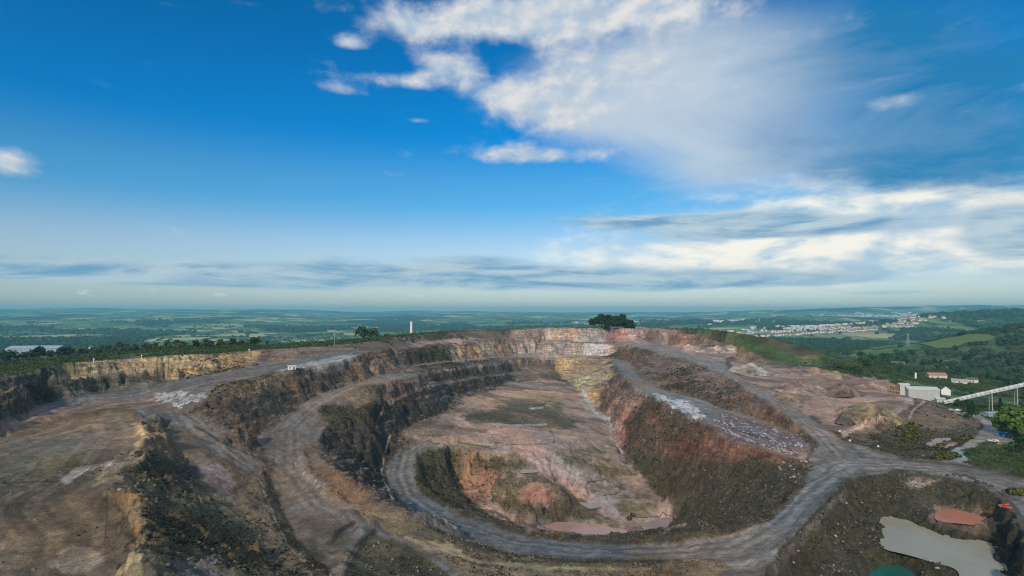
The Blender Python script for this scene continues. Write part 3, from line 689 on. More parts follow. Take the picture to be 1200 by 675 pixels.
paint_line([(600,650),(650,657),(701,659),(776,658)], 4.5, (.060,.056,.036), scrub=.7); paint_line([(500,616),(540,634),(600,650)], 4.5, (.075,.066,.038), scrub=.6)
paint_line([(505,640),(560,657),(640,666),(760,668)], 5, (.30,.225,.125), scrub=.1); paint_line([(476,630),(500,641),(540,652)], 4, (.44,.33,.19), scrub=0)
paint_line([(853,498),(880,510),(905,515)], 1.8, (.08,.065,.06)); paint_line([(770,520),(800,524)], 2, (.30,.19,.14)); paint_line([(880,560),(855,585),(845,592)], 2.2, (.045,.04,.03))
paint_line([(830,448),(850,456),(870,470)], 2.5, (.085,.06,.05)); paint_line([(757,432),(775,441),(800,452)], 2.5, (.09,.075,.055))
paint_line([(1112,543),(1150,551),(1200,561)], 3, (.15,.13,.10), scrub=.3); paint_line([(1021,528),(1064,540),(1105,543)], 3.2, (.12,.105,.07), scrub=.5)
for dx_ in (0, 5, 10): paint_line([(860 + dx_, 672), (885 + dx_, 650), (915 + dx_ * .8, 620), (945 + dx_ * .6, 585), (975 + dx_ * .5, 562)], 1.8, (.31,.29,.27), amount=.5)
paint_line([(800,655),(830,660),(845,672)], 5, (.26,.19,.15)); paint_line([(856,628),(875,624)], 4, (.36,.24,.19))
# lines of passes on the spoil plateau, and wheel lines along the roads
_pl = [W(*p) for p in [(-60,535,-46),(76,489,-43.5),(156,481,-43),(175,506,-44),(161,533,-46),(131,560,-48),(112,575,-49.5),(148,605,-51.8),(150,641,-53),(138,720,-54)]]
dpl = dist_line(TXf, TYf, _pl)
mpl = KIND == 3
st = vnoise(dpl * 0.5 + 0.25 * e1, dpl * 0 + 3.3, 5) + 0.5 * vnoise(dpl * 0.8 + 0.2 * e2, dpl * 0 + 1.1, 6)
C_[mpl] *= (1 + 0.5 * st[mpl] * (0.6 + 0.8 * np.clip(big[mpl] + .5, 0, 1)))[:, None]
_rl = [[(560,522,-74.5),(501,520,-72),(475,532,-74.5),(468,556,-79),(480,583,-81.5),(520,610,-82),(600,636,-80),(701,648,-77),(776,647,-75),(852,640,-72),(905,612,-69),(955,565,-65.5),(990,545,-64),(1051,545,-64),(1127,552,-64.3),(1200,565,-64.6),(1300,600,-65)],
 [(491,438,-42),(440,446,-42),(395,462,-45),(365,480,-50),(340,510,-58),(340,550,-62.5),(372,590,-66),(440,628,-69.5),(520,668,-71)],
 [(420,410,-26),(363,423,-29.5),(300,435,-33),(247,446,-38),(190,463,-43),(100,472,-42.5),(30,494,-42.7),(-40,518,-44)],
 [(205,480,-44.5),(230,503,-49),(270,530,-56),(312,560,-64)],
 [(726,404,-37.5),(776,411,-40),(814,421,-43),(852,437,-46.5),(885,458,-51),(930,486,-57.5),(965,512,-61.5),(985,535,-63.5)],
 [(721,423,-52),(744,444,-54),(781,466,-57.5),(835,484,-60),(900,512,-63.5)]]
dr = np.full(N, 1e9, np.float32)
for l in _rl: dr = np.minimum(dr, dist_line(TXf, TYf, [W(*p) for p in l]))
tr = vnoise(dr * 0.55 + 0.35 * e1, dr * 0 + 7.7, 8) + 0.5 * vnoise(dr * 0.95 + 0.3 * e2, dr * 0 + 2.2, 9)
C_ *= (1 + 0.6 * tr * AUX[:, 3] * np.clip(350 / TYf, 0, 1))[:, None]
# earth never is one colour: broad tints and patches
nonfar = ~far
tint = fbm(TXf, TYf, 35, 4, 0.6, 121)
C_[nonfar, 0] *= 1 + 0.16 * tint[nonfar]; C_[nonfar, 2] *= 1 - 0.14 * tint[nonfar]
C_[nonfar] *= (1 + 0.30 * med[nonfar] * np.where(AUX[nonfar, 3] > 0.3, 0.45, 1))[:, None]
# dust and rubble lie on the ledges, bare rock shows on the risers
_zz = TZf.reshape(NR, NC)
_dr_ = np.gradient(_zz, axis=0) / np.gradient(rows)[:, None]
_dc_ = np.gradient(_zz, axis=1) / (np.gradient(K)[None, :] * rows[:, None])
TRUE_SL = np.hypot(_dr_, _dc_).ravel()
led = (1 - sstep(0.25, 0.6, TRUE_SL)) * AUX[:, 0] * nonfar
C_ = C_ * (1 - 0.5 * led[:, None]) + np.array((.30, .235, .185))[None] * 0.5 * led[:, None]
# the pit floor: scraped patches of brown subsoil and pale dust between the pink
mf = (KIND == 2)
k1 = sstep(.02, .42, fbm(TXf[mf] * .6, TYf[mf] * 1.3, 24, 4, .6, 131))[:, None] * .75; k2 = sstep(.12, .5, fbm(TXf[mf] * .5, TYf[mf] * 1.4, 17, 4, .6, 133))[:, None] * .4
C_[mf] = C_[mf] * (1 - k1) + np.array((.185, .130, .085))[None] * k1
C_[mf] = C_[mf] * (1 - k2) + np.array((.38, .285, .235))[None] * k2
lum = C_.mean(1, keepdims=True)
gain = np.clip((lum / .17) ** .42, .52, 1.16) * .90
C_[nonfar] = (C_ * gain)[nonfar]
C_ = np.clip(C_, 0.008, 0.8)
# woods on the far country
def wood_mask(x, y):
    r = np.hypot(x, y)
    w = fbm(x, y, 620, 4, 0.55, 141)
    t = sstep(0.12, 0.22, w + 0.10 * np.clip(x / (y + 1), -1, 1) - 0.03)
    spur = np.exp(-((x - 1010) / 330) ** 2 - ((y - 960) / 300) ** 2)
    ridge = np.exp(-((x - 2700) / 1000) ** 2 - ((y - 2700) / 600) ** 2)
    t = np.maximum(t, sstep(0.32, 0.40, np.maximum(spur, ridge) + 0.25 * w))
    town = town_mask(x, y)
    return t * (1 - 0.75 * town)
def town_mask(x, y):
    u = (x - 1540 - (y - 2800) * .45) / 520; v = (y - 2900) / 760
    t1 = np.exp(-(u * u + v * v) ** 2)
    t2 = np.exp(-(((x - 5200) / 1500) ** 2 + ((y - 7600) / 700) ** 2) ** 2) * .8
    t3 = np.exp(-(((x - 1500) / 900) ** 2 + ((y - 4600) / 700) ** 2) ** 2) * .75
    t4 = np.exp(-(((x - 2300) / 1700) ** 2 + ((y - 6500) / 700) ** 2) ** 2) * .6
    return np.clip(np.maximum(np.maximum(t1, t2), np.maximum(t3, t4)) * (0.75 + 0.8 * fbm(x, y, 300, 3, 0.6, 151)), 0, 1)
AUX[far, 1] = wood_mask(TXf[far], TYf[far]); AUX[far, 2] = town_mask(TXf[far], TYf[far])
# ------------------------------------------------------------------ ground materials
def ground_mat(name, far=False):
    m = bpy.data.materials.new(name); m.use_nodes = True
    g = NT(m.node_tree)
    out = g.n('ShaderNodeOutputMaterial'); b = g.n('ShaderNodeBsdfPrincipled')
    g.t.links.new(b.outputs[0], out.inputs[0])
    pos = g.n('ShaderNodeNewGeometry').outputs['Position']
    ca = g.n('ShaderNodeAttribute', attribute_name='tone').outputs['Color']
    ax = g.n('ShaderNodeAttribute', attribute_name='cover')
    s = g.sep(ax.outputs['Vector']); trk = ax.outputs['Alpha']
    if far:
        p2 = g.vm('MULTIPLY', pos, (1, 1, 0))
        wob = g.n('ShaderNodeTexNoise'); g.set(wob, 'Vector', p2); wob.inputs['Scale'].default_value = .004; wob.inputs['Detail'].default_value = 3
        pw = g.vm('ADD', p2, g.vm('MULTIPLY', wob.outputs['Color'], (130, 130, 0)))
        vo = g.n('ShaderNodeTexVoronoi', feature='F1'); g.set(vo, 'Vector', pw); vo.inputs['Scale'].default_value = 1 / 210.
        ve = g.n('ShaderNodeTexVoronoi', feature='DISTANCE_TO_EDGE'); g.set(ve, 'Vector', pw); ve.inputs['Scale'].default_value = 1 / 210.
        rnd = g.sep(vo.outputs['Color'])
        c = g.mix(g.ramp(rnd[0], .25, .5), (.070, .145, .045, 1), (.165, .245, .07, 1))
        c = g.mix(g.ramp(rnd[1], .55, .62), c, (.105, .185, .05, 1))
        c = g.mix(g.ramp(rnd[2], .74, .78), c, (.42, .42, .19, 1))
        c = g.mix(g.ramp(rnd[1], .90, .93), c, (.21, .16, .10, 1))
        hedge = g.ramp(ve.outputs['Distance'], .03, .06, 1, 0)
        c = g.mix(g.m('MULTIPLY', hedge, g.ramp(g.noise(pos, .02, 2), .35, .5)), c, (.022, .045, .018, 1))
        c = g.mix(s[1], c, (.020, .042, .016, 1))
        hs = g.noise(g.vm('MULTIPLY', pos, (1, 1, 0)), .035, 3, .7)
        c = g.mix(g.m('MULTIPLY', s[2], g.ramp(hs, .42, .62)), c, (.36, .31, .27, 1))
        c = g.mix(1.0, c, g.xyz(*[g.ramp(g.noise(pos, .03, 5, .7), .2, .8, .62, 1.35, False)] * 3), 'MULTIPLY')
        g.set(b, 'Base Color', c); b.inputs['Roughness'].default_value = .95; b.inputs['Specular IOR Level'].default_value = .1
        return m
    px = g.sep(pos)
    nf = g.noise(pos, 1.5, 5, .7); nm = g.noise(pos, .32, 5, .62); nb = g.noise(pos, .06, 4, .6)
    # bedding and run-off streaks on rock
    wv = g.vm('ADD', g.vm('MULTIPLY', pos, (.05, .05, .75)), g.xyz(0, 0, g.m('MULTIPLY', nb, 2.0)))
    strata = g.noise(wv, 1.0, 4, .7)
    streak = g.noise(g.vm('MULTIPLY', pos, (.45, .45, .06)), 1.0, 4, .65)
    vor = g.n('ShaderNodeTexVoronoi', feature='DISTANCE_TO_EDGE'); g.set(vor, 'Vector', g.vm('MULTIPLY', pos, (.55, .55, .9))); vor.inputs['Scale'].default_value = 1.0
    crack = g.ramp(vor.outputs['Distance'], .0, .10, .55, 1.0)
    rockf = g.m('MULTIPLY', g.ramp(strata, .28, .72, .42, 1.55, False), g.ramp(streak, .28, .72, .45, 1.55, False))
    rockf = g.m('MULTIPLY', g.m('MULTIPLY', rockf, crack), g.m('MULTIPLY', g.ramp(nf, .25, .75, .60, 1.5, False), g.ramp(g.noise(pos, .14, 4, .6), .3, .7, .72, 1.3, False)))
    soilf = g.m('MULTIPLY', g.ramp(nm, .25, .75, .48, 1.55, False), g.ramp(nf, .25, .75, .58, 1.45, False))
    fac = g.m('ADD', g.m('MULTIPLY', rockf, s[0]), g.m('MULTIPLY', soilf, g.m('SUBTRACT', 1.0, s[0])))
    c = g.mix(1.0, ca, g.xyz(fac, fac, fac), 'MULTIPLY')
    # rust and grey tints in the rock
    c = g.mix(g.m('MULTIPLY', g.ramp(g.noise(pos, .11, 5, .7), .52, .70), g.m('MULTIPLY', s[0], .45)), c, g.mix(1.0, c, (1.35, .92, .66, 1), 'MULTIPLY'))
    # low scrub and moss
    vn = g.noise(pos, .38, 6, .75)
    vmask = g.ramp(g.m('ADD', vn, g.m('MULTIPLY', s[1], .36)), .62, .80)
    vcol = g.mix(g.ramp(g.noise(pos, .5, 4, .7), .35, .65), (.026, .026, .014, 1), (.092, .076, .034, 1))
    sc_ = g.sep(ca); grn = g.ramp(g.m('SUBTRACT', sc_[1], sc_[0]), .0, .02)
    vcol = g.mix(g.m('MULTIPLY', grn, g.ramp(g.noise(pos, .05, 3, .6), .35, .62)), vcol, (.050, .085, .022, 1))
    c = g.mix(g.m('MULTIPLY', vmask, .75), c, vcol)
    # pale stones
    vs = g.n('ShaderNodeTexVoronoi', feature='F1'); g.set(vs, 'Vector', pos); vs.inputs['Scale'].default_value = .85; 
    stone = g.m('MULTIPLY', g.ramp(vs.outputs['Distance'], .10, .20, 1, 0), g.ramp(g.sep(vs.outputs['Color'])[0], .80, .84))
    c = g.mix(g.m('MULTIPLY', stone, .5), c, (.36, .31, .27, 1))
    # puddles in ruts: milky still water, sky reflection partly put into its base colour
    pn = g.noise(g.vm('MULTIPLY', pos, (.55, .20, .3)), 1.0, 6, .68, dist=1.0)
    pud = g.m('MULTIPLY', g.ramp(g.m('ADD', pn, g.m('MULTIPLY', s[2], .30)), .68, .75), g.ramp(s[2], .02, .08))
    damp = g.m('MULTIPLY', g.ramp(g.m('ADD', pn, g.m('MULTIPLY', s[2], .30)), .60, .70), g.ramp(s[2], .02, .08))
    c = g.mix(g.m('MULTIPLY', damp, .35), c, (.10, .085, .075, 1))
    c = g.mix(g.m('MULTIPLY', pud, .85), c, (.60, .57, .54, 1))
    g.set(b, 'Base Color', c)
    g.set(b, 'Roughness', g.m('SUBTRACT', .93, g.m('MULTIPLY', pud, .85)))
    b.inputs['Specular IOR Level'].default_value = .35
    bh = g.m('ADD', g.m('MULTIPLY', nf, .5), g.m('ADD', nm, g.m('MULTIPLY', g.m('MULTIPLY', strata, s[0]), 1.2)))
    bump = g.n('ShaderNodeBump'); bump.inputs['Distance'].default_value = .9
    g.set(bump, 'Strength', g.m('MULTIPLY', g.m('SUBTRACT', 1.0, pud), .85)); g.set(bump, 'Height', bh)
    g.set(b, 'Normal', bump.outputs[0])
    return m
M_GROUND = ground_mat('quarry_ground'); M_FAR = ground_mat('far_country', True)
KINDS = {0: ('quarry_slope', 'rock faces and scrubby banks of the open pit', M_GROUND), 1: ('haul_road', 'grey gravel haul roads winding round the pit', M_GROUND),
         2: ('quarry_floor', 'pinkish bare floor of the pit', M_GROUND), 3: ('spoil_plateau', 'brown levelled spoil tip', M_GROUND),
         4: ('hillside', 'green moor and hillside round the quarry', M_GROUND), 5: ('farmland', 'patchwork of far fields', M_FAR)}
def build_ground():
    idx = np.arange(N).reshape(NR, NC)
    quads = np.stack([idx[:-1, :-1], idx[:-1, 1:], idx[1:, 1:], idx[1:, :-1]], -1).reshape(-1, 4)
    k = np.max(KIND[quads], 1); k = np.where(k == 5, np.where(np.min(KIND[quads], 1) == 5, 5, 4), k)
    k = np.where(k < 5, KIND[quads[:, 0]], k); k = np.where((k == 5) & (KIND[quads].min(1) < 5), 4, k)
    V = np.stack([TXf, TYf, TZf + CAMZ], -1).astype(np.float32)
    for kk, (name, label, mat) in KINDS.items():
        q = quads[k == kk]
        if len(q) == 0: continue
        used, inv = np.unique(q.ravel(), return_inverse=True)
        me = bpy.data.meshes.new(name)
        nv, nf = len(used), len(q)
        me.vertices.add(nv); me.loops.add(nf * 4); me.polygons.add(nf)
        me.vertices.foreach_set('co', V[used].ravel())
        me.loops.foreach_set('vertex_index', inv.astype(np.int32).ravel())
        me.polygons.foreach_set('loop_start', np.arange(0, nf * 4, 4, dtype=np.int32))
        me.polygons.foreach_set('use_smooth', np.ones(nf, bool))
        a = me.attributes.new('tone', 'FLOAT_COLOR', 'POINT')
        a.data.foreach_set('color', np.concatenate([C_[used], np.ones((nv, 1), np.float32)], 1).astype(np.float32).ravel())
        a = me.attributes.new('cover', 'FLOAT_COLOR', 'POINT')
        a.data.foreach_set('color', AUX[used].astype(np.float32).ravel())
        me.update(); me.validate()
        me.materials.append(mat)
        o = bpy.data.objects.new(name, me); COL.objects.link(o)
        o['kind'] = 'structure'; o['label'] = label
build_ground()
# ------------------------------------------------------------------ helpers for things
RNG = random.Random(7)
def hit(px, py, dmin=95.0, dmax=1400.0, n=1300):
    """where the ground lies under a pixel of the photograph: first meeting of the ray with the terrain"""
    d = np.linspace(dmin, dmax, n).astype(np.float32)
    x = (px - HX) / FPX * d
    zr = -(py - HY) / FPX * d
    g = full_z(x.astype(np.float32), d)
    i = np.nonzero(g >= zr)[0]
    i = int(i[0]) if len(i) else n - 1
    return Vector((float(x[i]), float(d[i]), float(g[i]) + CAMZ))
def ground(x, y):
    return gz(x, y) + CAMZ
def at_depth(px, d):
    """ground point in the column px at distance d"""
    x = (px - HX) / FPX * d
    return Vector((x, d, ground(x, d)))
class MB:
    def __init__(self): self.v = []; self.f = []
    def add(self, vs, fs):
        b = len(self.v); self.v += [tuple(p) for p in vs]; self.f += [tuple(b + i for i in f) for f in fs]
    def box(self, c, s, rz=0.0, M=None):
        hx, hy, hz = s[0] / 2, s[1] / 2, s[2] / 2
        P = [Vector((a * hx, b * hy, k * hz)) for k in (-1, 1) for b in (-1, 1) for a in (-1, 1)]
        R = Matrix.Rotation(rz, 3, 'Z') if M is None else M
        P = [R @ p + Vector(c) for p in P]
        self.add(P, [(0, 2, 3, 1), (4, 5, 7, 6), (0, 1, 5, 4), (2, 6, 7, 3), (0, 4, 6, 2), (1, 3, 7, 5)])
    def bar(self, a, b, w, h=None):
        a, b = Vector(a), Vector(b); d = b - a; L = d.length
        q = d.to_track_quat('X', 'Z').to_matrix()
        self.box((a + b) / 2, (L, w, h or w), M=q)
    def tube(self, pts, r, n=6, cap=True):
        pts = [Vector(p) for p in pts]; rr = r if isinstance(r, (list, tuple)) else [r] * len(pts)
        rings = []
        for i, p in enumerate(pts):
            t = (pts[min(i + 1, len(pts) - 1)] - pts[max(i - 1, 0)]).normalized()
            u = t.cross(Vector((0, 0, 1)) if abs(t.z) < .9 else Vector((1, 0, 0))).normalized(); w_ = t.cross(u)
            rings.append([p + (u * math.cos(2 * math.pi * k / n) + w_ * math.sin(2 * math.pi * k / n)) * rr[i] for k in range(n)])
        vs = [q for R in rings for q in R]; fs = []
        for i in range(len(pts) - 1):
            for k in range(n):
                fs.append((i * n + k, i * n + (k + 1) % n, (i + 1) * n + (k + 1) % n, (i + 1) * n + k))
        if cap: fs += [tuple(range(n))[::-1], tuple((len(pts) - 1) * n + k for k in range(n))]
        self.add(vs, fs)
    def prism(self, poly, axis_vec, closed=True):
        a = Vector(axis_vec); n = len(poly); P = [Vector(p) for p in poly]
        self.add(P + [p + a for p in P], [tuple(range(n))[::-1], tuple(range(n, 2 * n))] + [(i, (i + 1) % n, n + (i + 1) % n, n + i) for i in range(n)])
    def mesh(self, name, mat, smooth=False):
        me = bpy.data.meshes.new(name); me.from_pydata(self.v, [], self.f); me.update()
        if mat: me.materials.append(mat)
        if smooth: me.polygons.foreach_set('use_smooth', [True] * len(me.polygons))
        return me
    def build(self, name, mat, parent=None, smooth=False):
        return link(name, self.mesh(name, mat, smooth), parent)
def link(name, me, parent=None):
    o = bpy.data.objects.new(name, me); COL.objects.link(o)
    if parent is not None: o.parent = parent
    return o
def tag(o, label, cat=None, group=None, kind=None):
    if label: o['label'] = label
    if cat: o['category'] = cat
    if group: o['group'] = group
    if kind: o['kind'] = kind
    return o
def thing(name, label, cat, loc=(0, 0, 0), rz=0.0, group=None):
    o = bpy.data.objects.new(name, None); COL.objects.link(o)
    o.empty_display_size = .5; o.location = loc; o.rotation_euler = (0, 0, rz)
    return tag(o, label, cat, group)
def copy_tree(o, parent=None, deep=3):
    c = o.copy(); COL.objects.link(c); c.parent = parent
    for ch in list(o.children): copy_tree(ch, c)
    return c
def mat(name, col, rough=.8, spec=.3, var=.25, scale=1.0, metal=0.0, streak=False, rand=0.0):
    m = bpy.data.materials.new(name); m.use_nodes = True
    g = NT(m.node_tree)
    out = g.n('ShaderNodeOutputMaterial'); b = g.n('ShaderNodeBsdfPrincipled'); g.t.links.new(b.outputs[0], out.inputs[0])
    pos = g.n('ShaderNodeNewGeometry').outputs['Position']
    v = g.vm('MULTIPLY', pos, (1, 1, .25)) if streak else pos
    f = g.ramp(g.noise(v, scale, 5, .65), .2, .8, 1 - var, 1 + var, False)
    c = g.mix(1.0, rgba(col), g.xyz(f, f, f), 'MULTIPLY')
    if rand:
        r = g.n('ShaderNodeObjectInfo').outputs['Random']
        k = g.ramp(r, 0, 1, 1 - rand, 1 + rand, False)
        c = g.mix(1.0, c, g.xyz(k, k, g.m('SUBTRACT', 2.0, k)), 'MULTIPLY')
    g.set(b, 'Base Color', c)
    b.inputs['Roughness'].default_value = rough; b.inputs['Specular IOR Level'].default_value = spec; b.inputs['Metallic'].default_value = metal
    return m
def leaf_mat(name, dark, light, rand=.25, scale=.5):
    m = bpy.data.materials.new(name); m.use_nodes = True
    g = NT(m.node_tree)
    out = g.n('ShaderNodeOutputMaterial'); b = g.n('ShaderNodeBsdfPrincipled')
    pos = g.n('ShaderNodeNewGeometry').outputs['Position']
    c = g.mix(g.ramp(g.noise(pos, scale, 4, .7), .32, .68), rgba(dark), rgba(light))
    r = g.n('ShaderNodeObjectInfo').outputs['Random']
    k = g.ramp(r, 0, 1, 1 - rand, 1 + rand, False)
    c = g.mix(1.0, c, g.xyz(k, k, 1.0), 'MULTIPLY')
    g.set(b, 'Base Color', c); b.inputs['Roughness'].default_value = .7; b.inputs['Specular IOR Level'].default_value = .2
    t = g.n('ShaderNodeBsdfTranslucent'); g.set(t, 'Color', c)
    mx = g.n('ShaderNodeMixShader'); mx.inputs[0].default_value = .22
    g.t.links.new(b.outputs[0], mx.inputs[1]); g.t.links.new(t.outputs[0], mx.inputs[2]); g.t.links.new(mx.outputs[0], out.inputs[0])
    return m
def fast_mesh(name, V, F, mats, smooth=False, tone=None):
    """V (n,3) float array, F (m,k) int array of equal sized faces"""
    me = bpy.data.meshes.new(name); k = F.shape[1]; nf = len(F)
    me.vertices.add(len(V)); me.loops.add(nf * k); me.polygons.add(nf)
    me.vertices.foreach_set('co', V.astype(np.float32).ravel())
    me.loops.foreach_set('vertex_index', F.astype(np.int32).ravel())
    me.polygons.foreach_set('loop_start', np.arange(0, nf * k, k, dtype=np.int32))
    if smooth: me.polygons.foreach_set('use_smooth', np.ones(nf, bool))
    me.update(); me.validate()
    for m in (mats if isinstance(mats, (list, tuple)) else [mats]): me.materials.append(m)
    return me

# ------------------------------------------------------------------ trees and bushes
M_BARK = mat('bark', (.075, .058, .042), .9, .2, .35, 3)
LEAF = {'mid': leaf_mat('leaf_green', (.028, .060, .014), (.085, .140, .028)), 'dark': leaf_mat('leaf_dark', (.014, .034, .012), (.036, .066, .018)),
        'bright': leaf_mat('leaf_bright', (.055, .110, .015), (.120, .190, .028), .12), 'pine': leaf_mat('leaf_pine', (.012, .030, .012), (.030, .055, .018), .12),
        'olive': leaf_mat('leaf_olive', (.060, .080, .018), (.150, .160, .042))}
def leaves(rg, n, lobes, size):
    """n small bent leaf clumps scattered over the lobes (centre, radii) of a crown"""
    V = []; F = []
    for i in range(n):
        c, r = lobes[rg.randrange(len(lobes))]
        while True:
            d = Vector((rg.uniform(-1, 1), rg.uniform(-1, 1), rg.uniform(-1, 1)))
            if .01 < d.length <= 1: break
        d = d.normalized() * (rg.random() ** .38)
        if d.z < -.55 and rg.random() < .6: d.z *= .4
        p = Vector(c) + Vector((d.x * r[0], d.y * r[1], d.z * r[2]))
        nrm = (d + Vector((rg.uniform(-.7, .7), rg.uniform(-.7, .7), rg.uniform(-.3, .9)))).normalized()
        u = nrm.orthogonal().normalized(); u = Matrix.Rotation(rg.uniform(0, 6.28), 3, nrm) @ u; w_ = nrm.cross(u)
        s = size * rg.uniform(.55, 1.25); b = len(V)
        V += [p + u * s + w_ * s * .2, p + w_ * s - nrm * s * .3, p - u * s * .9 - w_ * s * .3, p - w_ * s * .9 + nrm * s * .2]
        F += [(b, b + 1, b + 2, b + 3)]
    return V, F
def tree_proto(seed, h, spread, nleaf, leaf, kind='round'):
    rg = random.Random(seed)
    t = MB(); top = h * (.62 if kind != 'pine' else .9)
    lean = Vector((rg.uniform(-.06, .06) * h, rg.uniform(-.06, .06) * h, 0))
    t.tube([(0, 0, -.6), (0, 0, h * .12), Vector((0, 0, h * .35)) + lean * .5, Vector((0, 0, top)) + lean], [h * .032, h * .026, h * .019, h * .006], 6)
    lobes = []
    if kind == 'pine':
        for k in range(7):
            f = k / 6; z = h * (.22 + .74 * f); r = spread * (1.05 - .85 * f)
            for q in range(3):
                a = rg.uniform(0, 6.28); lobes.append(((math.cos(a) * r * .3, math.sin(a) * r * .3, z), (r * .75, r * .75, h * .075)))
    else:
        nl = rg.randrange(7, 11)
        for k in range(nl):
            a = k / nl * 6.28 * 1.6 + rg.uniform(-.5, .5); q = rg.uniform(.25, .72); z = h * rg.uniform(.36, .80)
            r = spread * rg.uniform(.34, .55)
            c = Vector((math.cos(a) * spread * q, math.sin(a) * spread * q, z)) + lean
            lobes.append((c, (r, r, r * rg.uniform(.7, .95))))
            t.tube([Vector((0, 0, h * rg.uniform(.22, .42))) + lean * .4, c * .6 + Vector((0, 0, h * .12)), c], [h * .012, h * .008, h * .003], 4, False)
        lobes.append((Vector((0, 0, h * .82)) + lean, (spread * .5, spread * .5, h * .17)))
    V, F = leaves(rg, nleaf, lobes, spread * (.17 if nleaf < 400 else .12))
    me = bpy.data.meshes.new('crown'); me.from_pydata(V, [], F); me.update(); me.materials.append(LEAF[leaf])
    return t.mesh('trunk', M_BARK, True), me
PROTO = {k: [tree_proto(100 * i + s, h, sp, n, lf, kd) for s in range(nv)] for i, (k, nv, h, sp, n, lf, kd) in enumerate([
    ('mid', 3, 10, 4.6, 300, 'mid', 'round'), ('dark', 3, 10, 4.4, 300, 'dark', 'round'), ('olive', 2, 8, 4.0, 260, 'olive', 'round'),
    ('bright', 1, 12, 6.4, 1700, 'bright', 'round'), ('pine', 2, 12, 3.4, 330, 'pine', 'pine'), ('bush', 3, 3.0, 2.4, 150, 'dark', 'round'),
    ('grove', 3, 15, 6.4, 950, 'dark', 'round')])}
def put_tree(kind, loc, s=1.0, label=None, group=None, name='tree', cat='tree', rg=RNG):
    tr, cr = PROTO[kind][rg.randrange(len(PROTO[kind]))]
    o = thing(name, label, cat, loc, rg.uniform(0, 6.28), group)
    k = s * rg.uniform(.88, 1.12); o.scale = (k * rg.uniform(.92, 1.1), k * rg.uniform(.92, 1.1), k)
    link('trunk', tr, o); link('crown', cr, o)
    return o
# ------------------------------------------------------------------ water
def water_mat(name, col, rough=.12):
    m = bpy.data.materials.new(name); m.use_nodes = True
    g = NT(m.node_tree)
    out = g.n('ShaderNodeOutputMaterial'); b = g.n('ShaderNodeBsdfPrincipled'); g.t.links.new(b.outputs[0], out.inputs[0])
    pos = g.n('ShaderNodeNewGeometry').outputs['Position']
    f = g.ramp(g.noise(pos, .06, 4, .6), .25, .75, .85, 1.15, False)
    g.set(b, 'Base Color', g.mix(1.0, rgba(col), g.xyz(f, f, f), 'MULTIPLY'))
    b.inputs['Roughness'].default_value = rough; b.inputs['IOR'].default_value = 1.33; b.inputs['Specular IOR Level'].default_value = .3
    bp = g.n('ShaderNodeBump'); bp.inputs['Strength'].default_value = .05; bp.inputs['Distance'].default_value = .1
    g.set(bp, 'Height', g.noise(pos, 1.1, 3, .6)); g.set(b, 'Normal', bp.outputs[0])
    return m
WATER = {'settling_pond': ((.33, .315, .235), 'large grey-green settling pond in the lower right pit'), 'red_pond': ((.46, .19, .125), 'salmon red pond on the shelf above the grey settling pond'),
         'green_pond': ((.02, .115, .085), 'deep green pool at the bottom edge of the lower right pit'), 'roadside_pond': ((.33, .20, .165), 'pinkish pond ringed by gorse beside the right-hand road'),
         'pink_pool': ((.42, .27, .215), 'long pink rain pool at the foot of the lowest pit'), 'small_pool': ((.30, .24, .225), 'small pale pool at the right end of the lowest pit')}
def smooth_poly(P, it=2):
    for _ in range(it):
        Q = []
        for a, b in zip(P, P[1:] + P[:1]):
            Q += [(a[0] * .75 + b[0] * .25, a[1] * .75 + b[1] * .25), (a[0] * .25 + b[0] * .75, a[1] * .25 + b[1] * .75)]
        P = Q
    return P
for nm, (z, poly) in PONDS.items():
    P = [W(p[0], p[1], z)[:2] for p in poly]
    cx = sum(p[0] for p in P) / len(P); cy = sum(p[1] for p in P) / len(P)
    P = smooth_poly([(cx + (p[0] - cx) * 1.10, cy + (p[1] - cy) * 1.10) for p in P])
    m = MB(); m.add([(p[0], p[1], z + CAMZ) for p in P], [tuple(range(len(P)))[::-1]])
    o = m.build(nm, water_mat('water_' + nm, WATER[nm][0])); 
    if o.data.polygons[0].normal.z < 0: o.data.flip_normals()
    tag(o, WATER[nm][1], kind='structure')

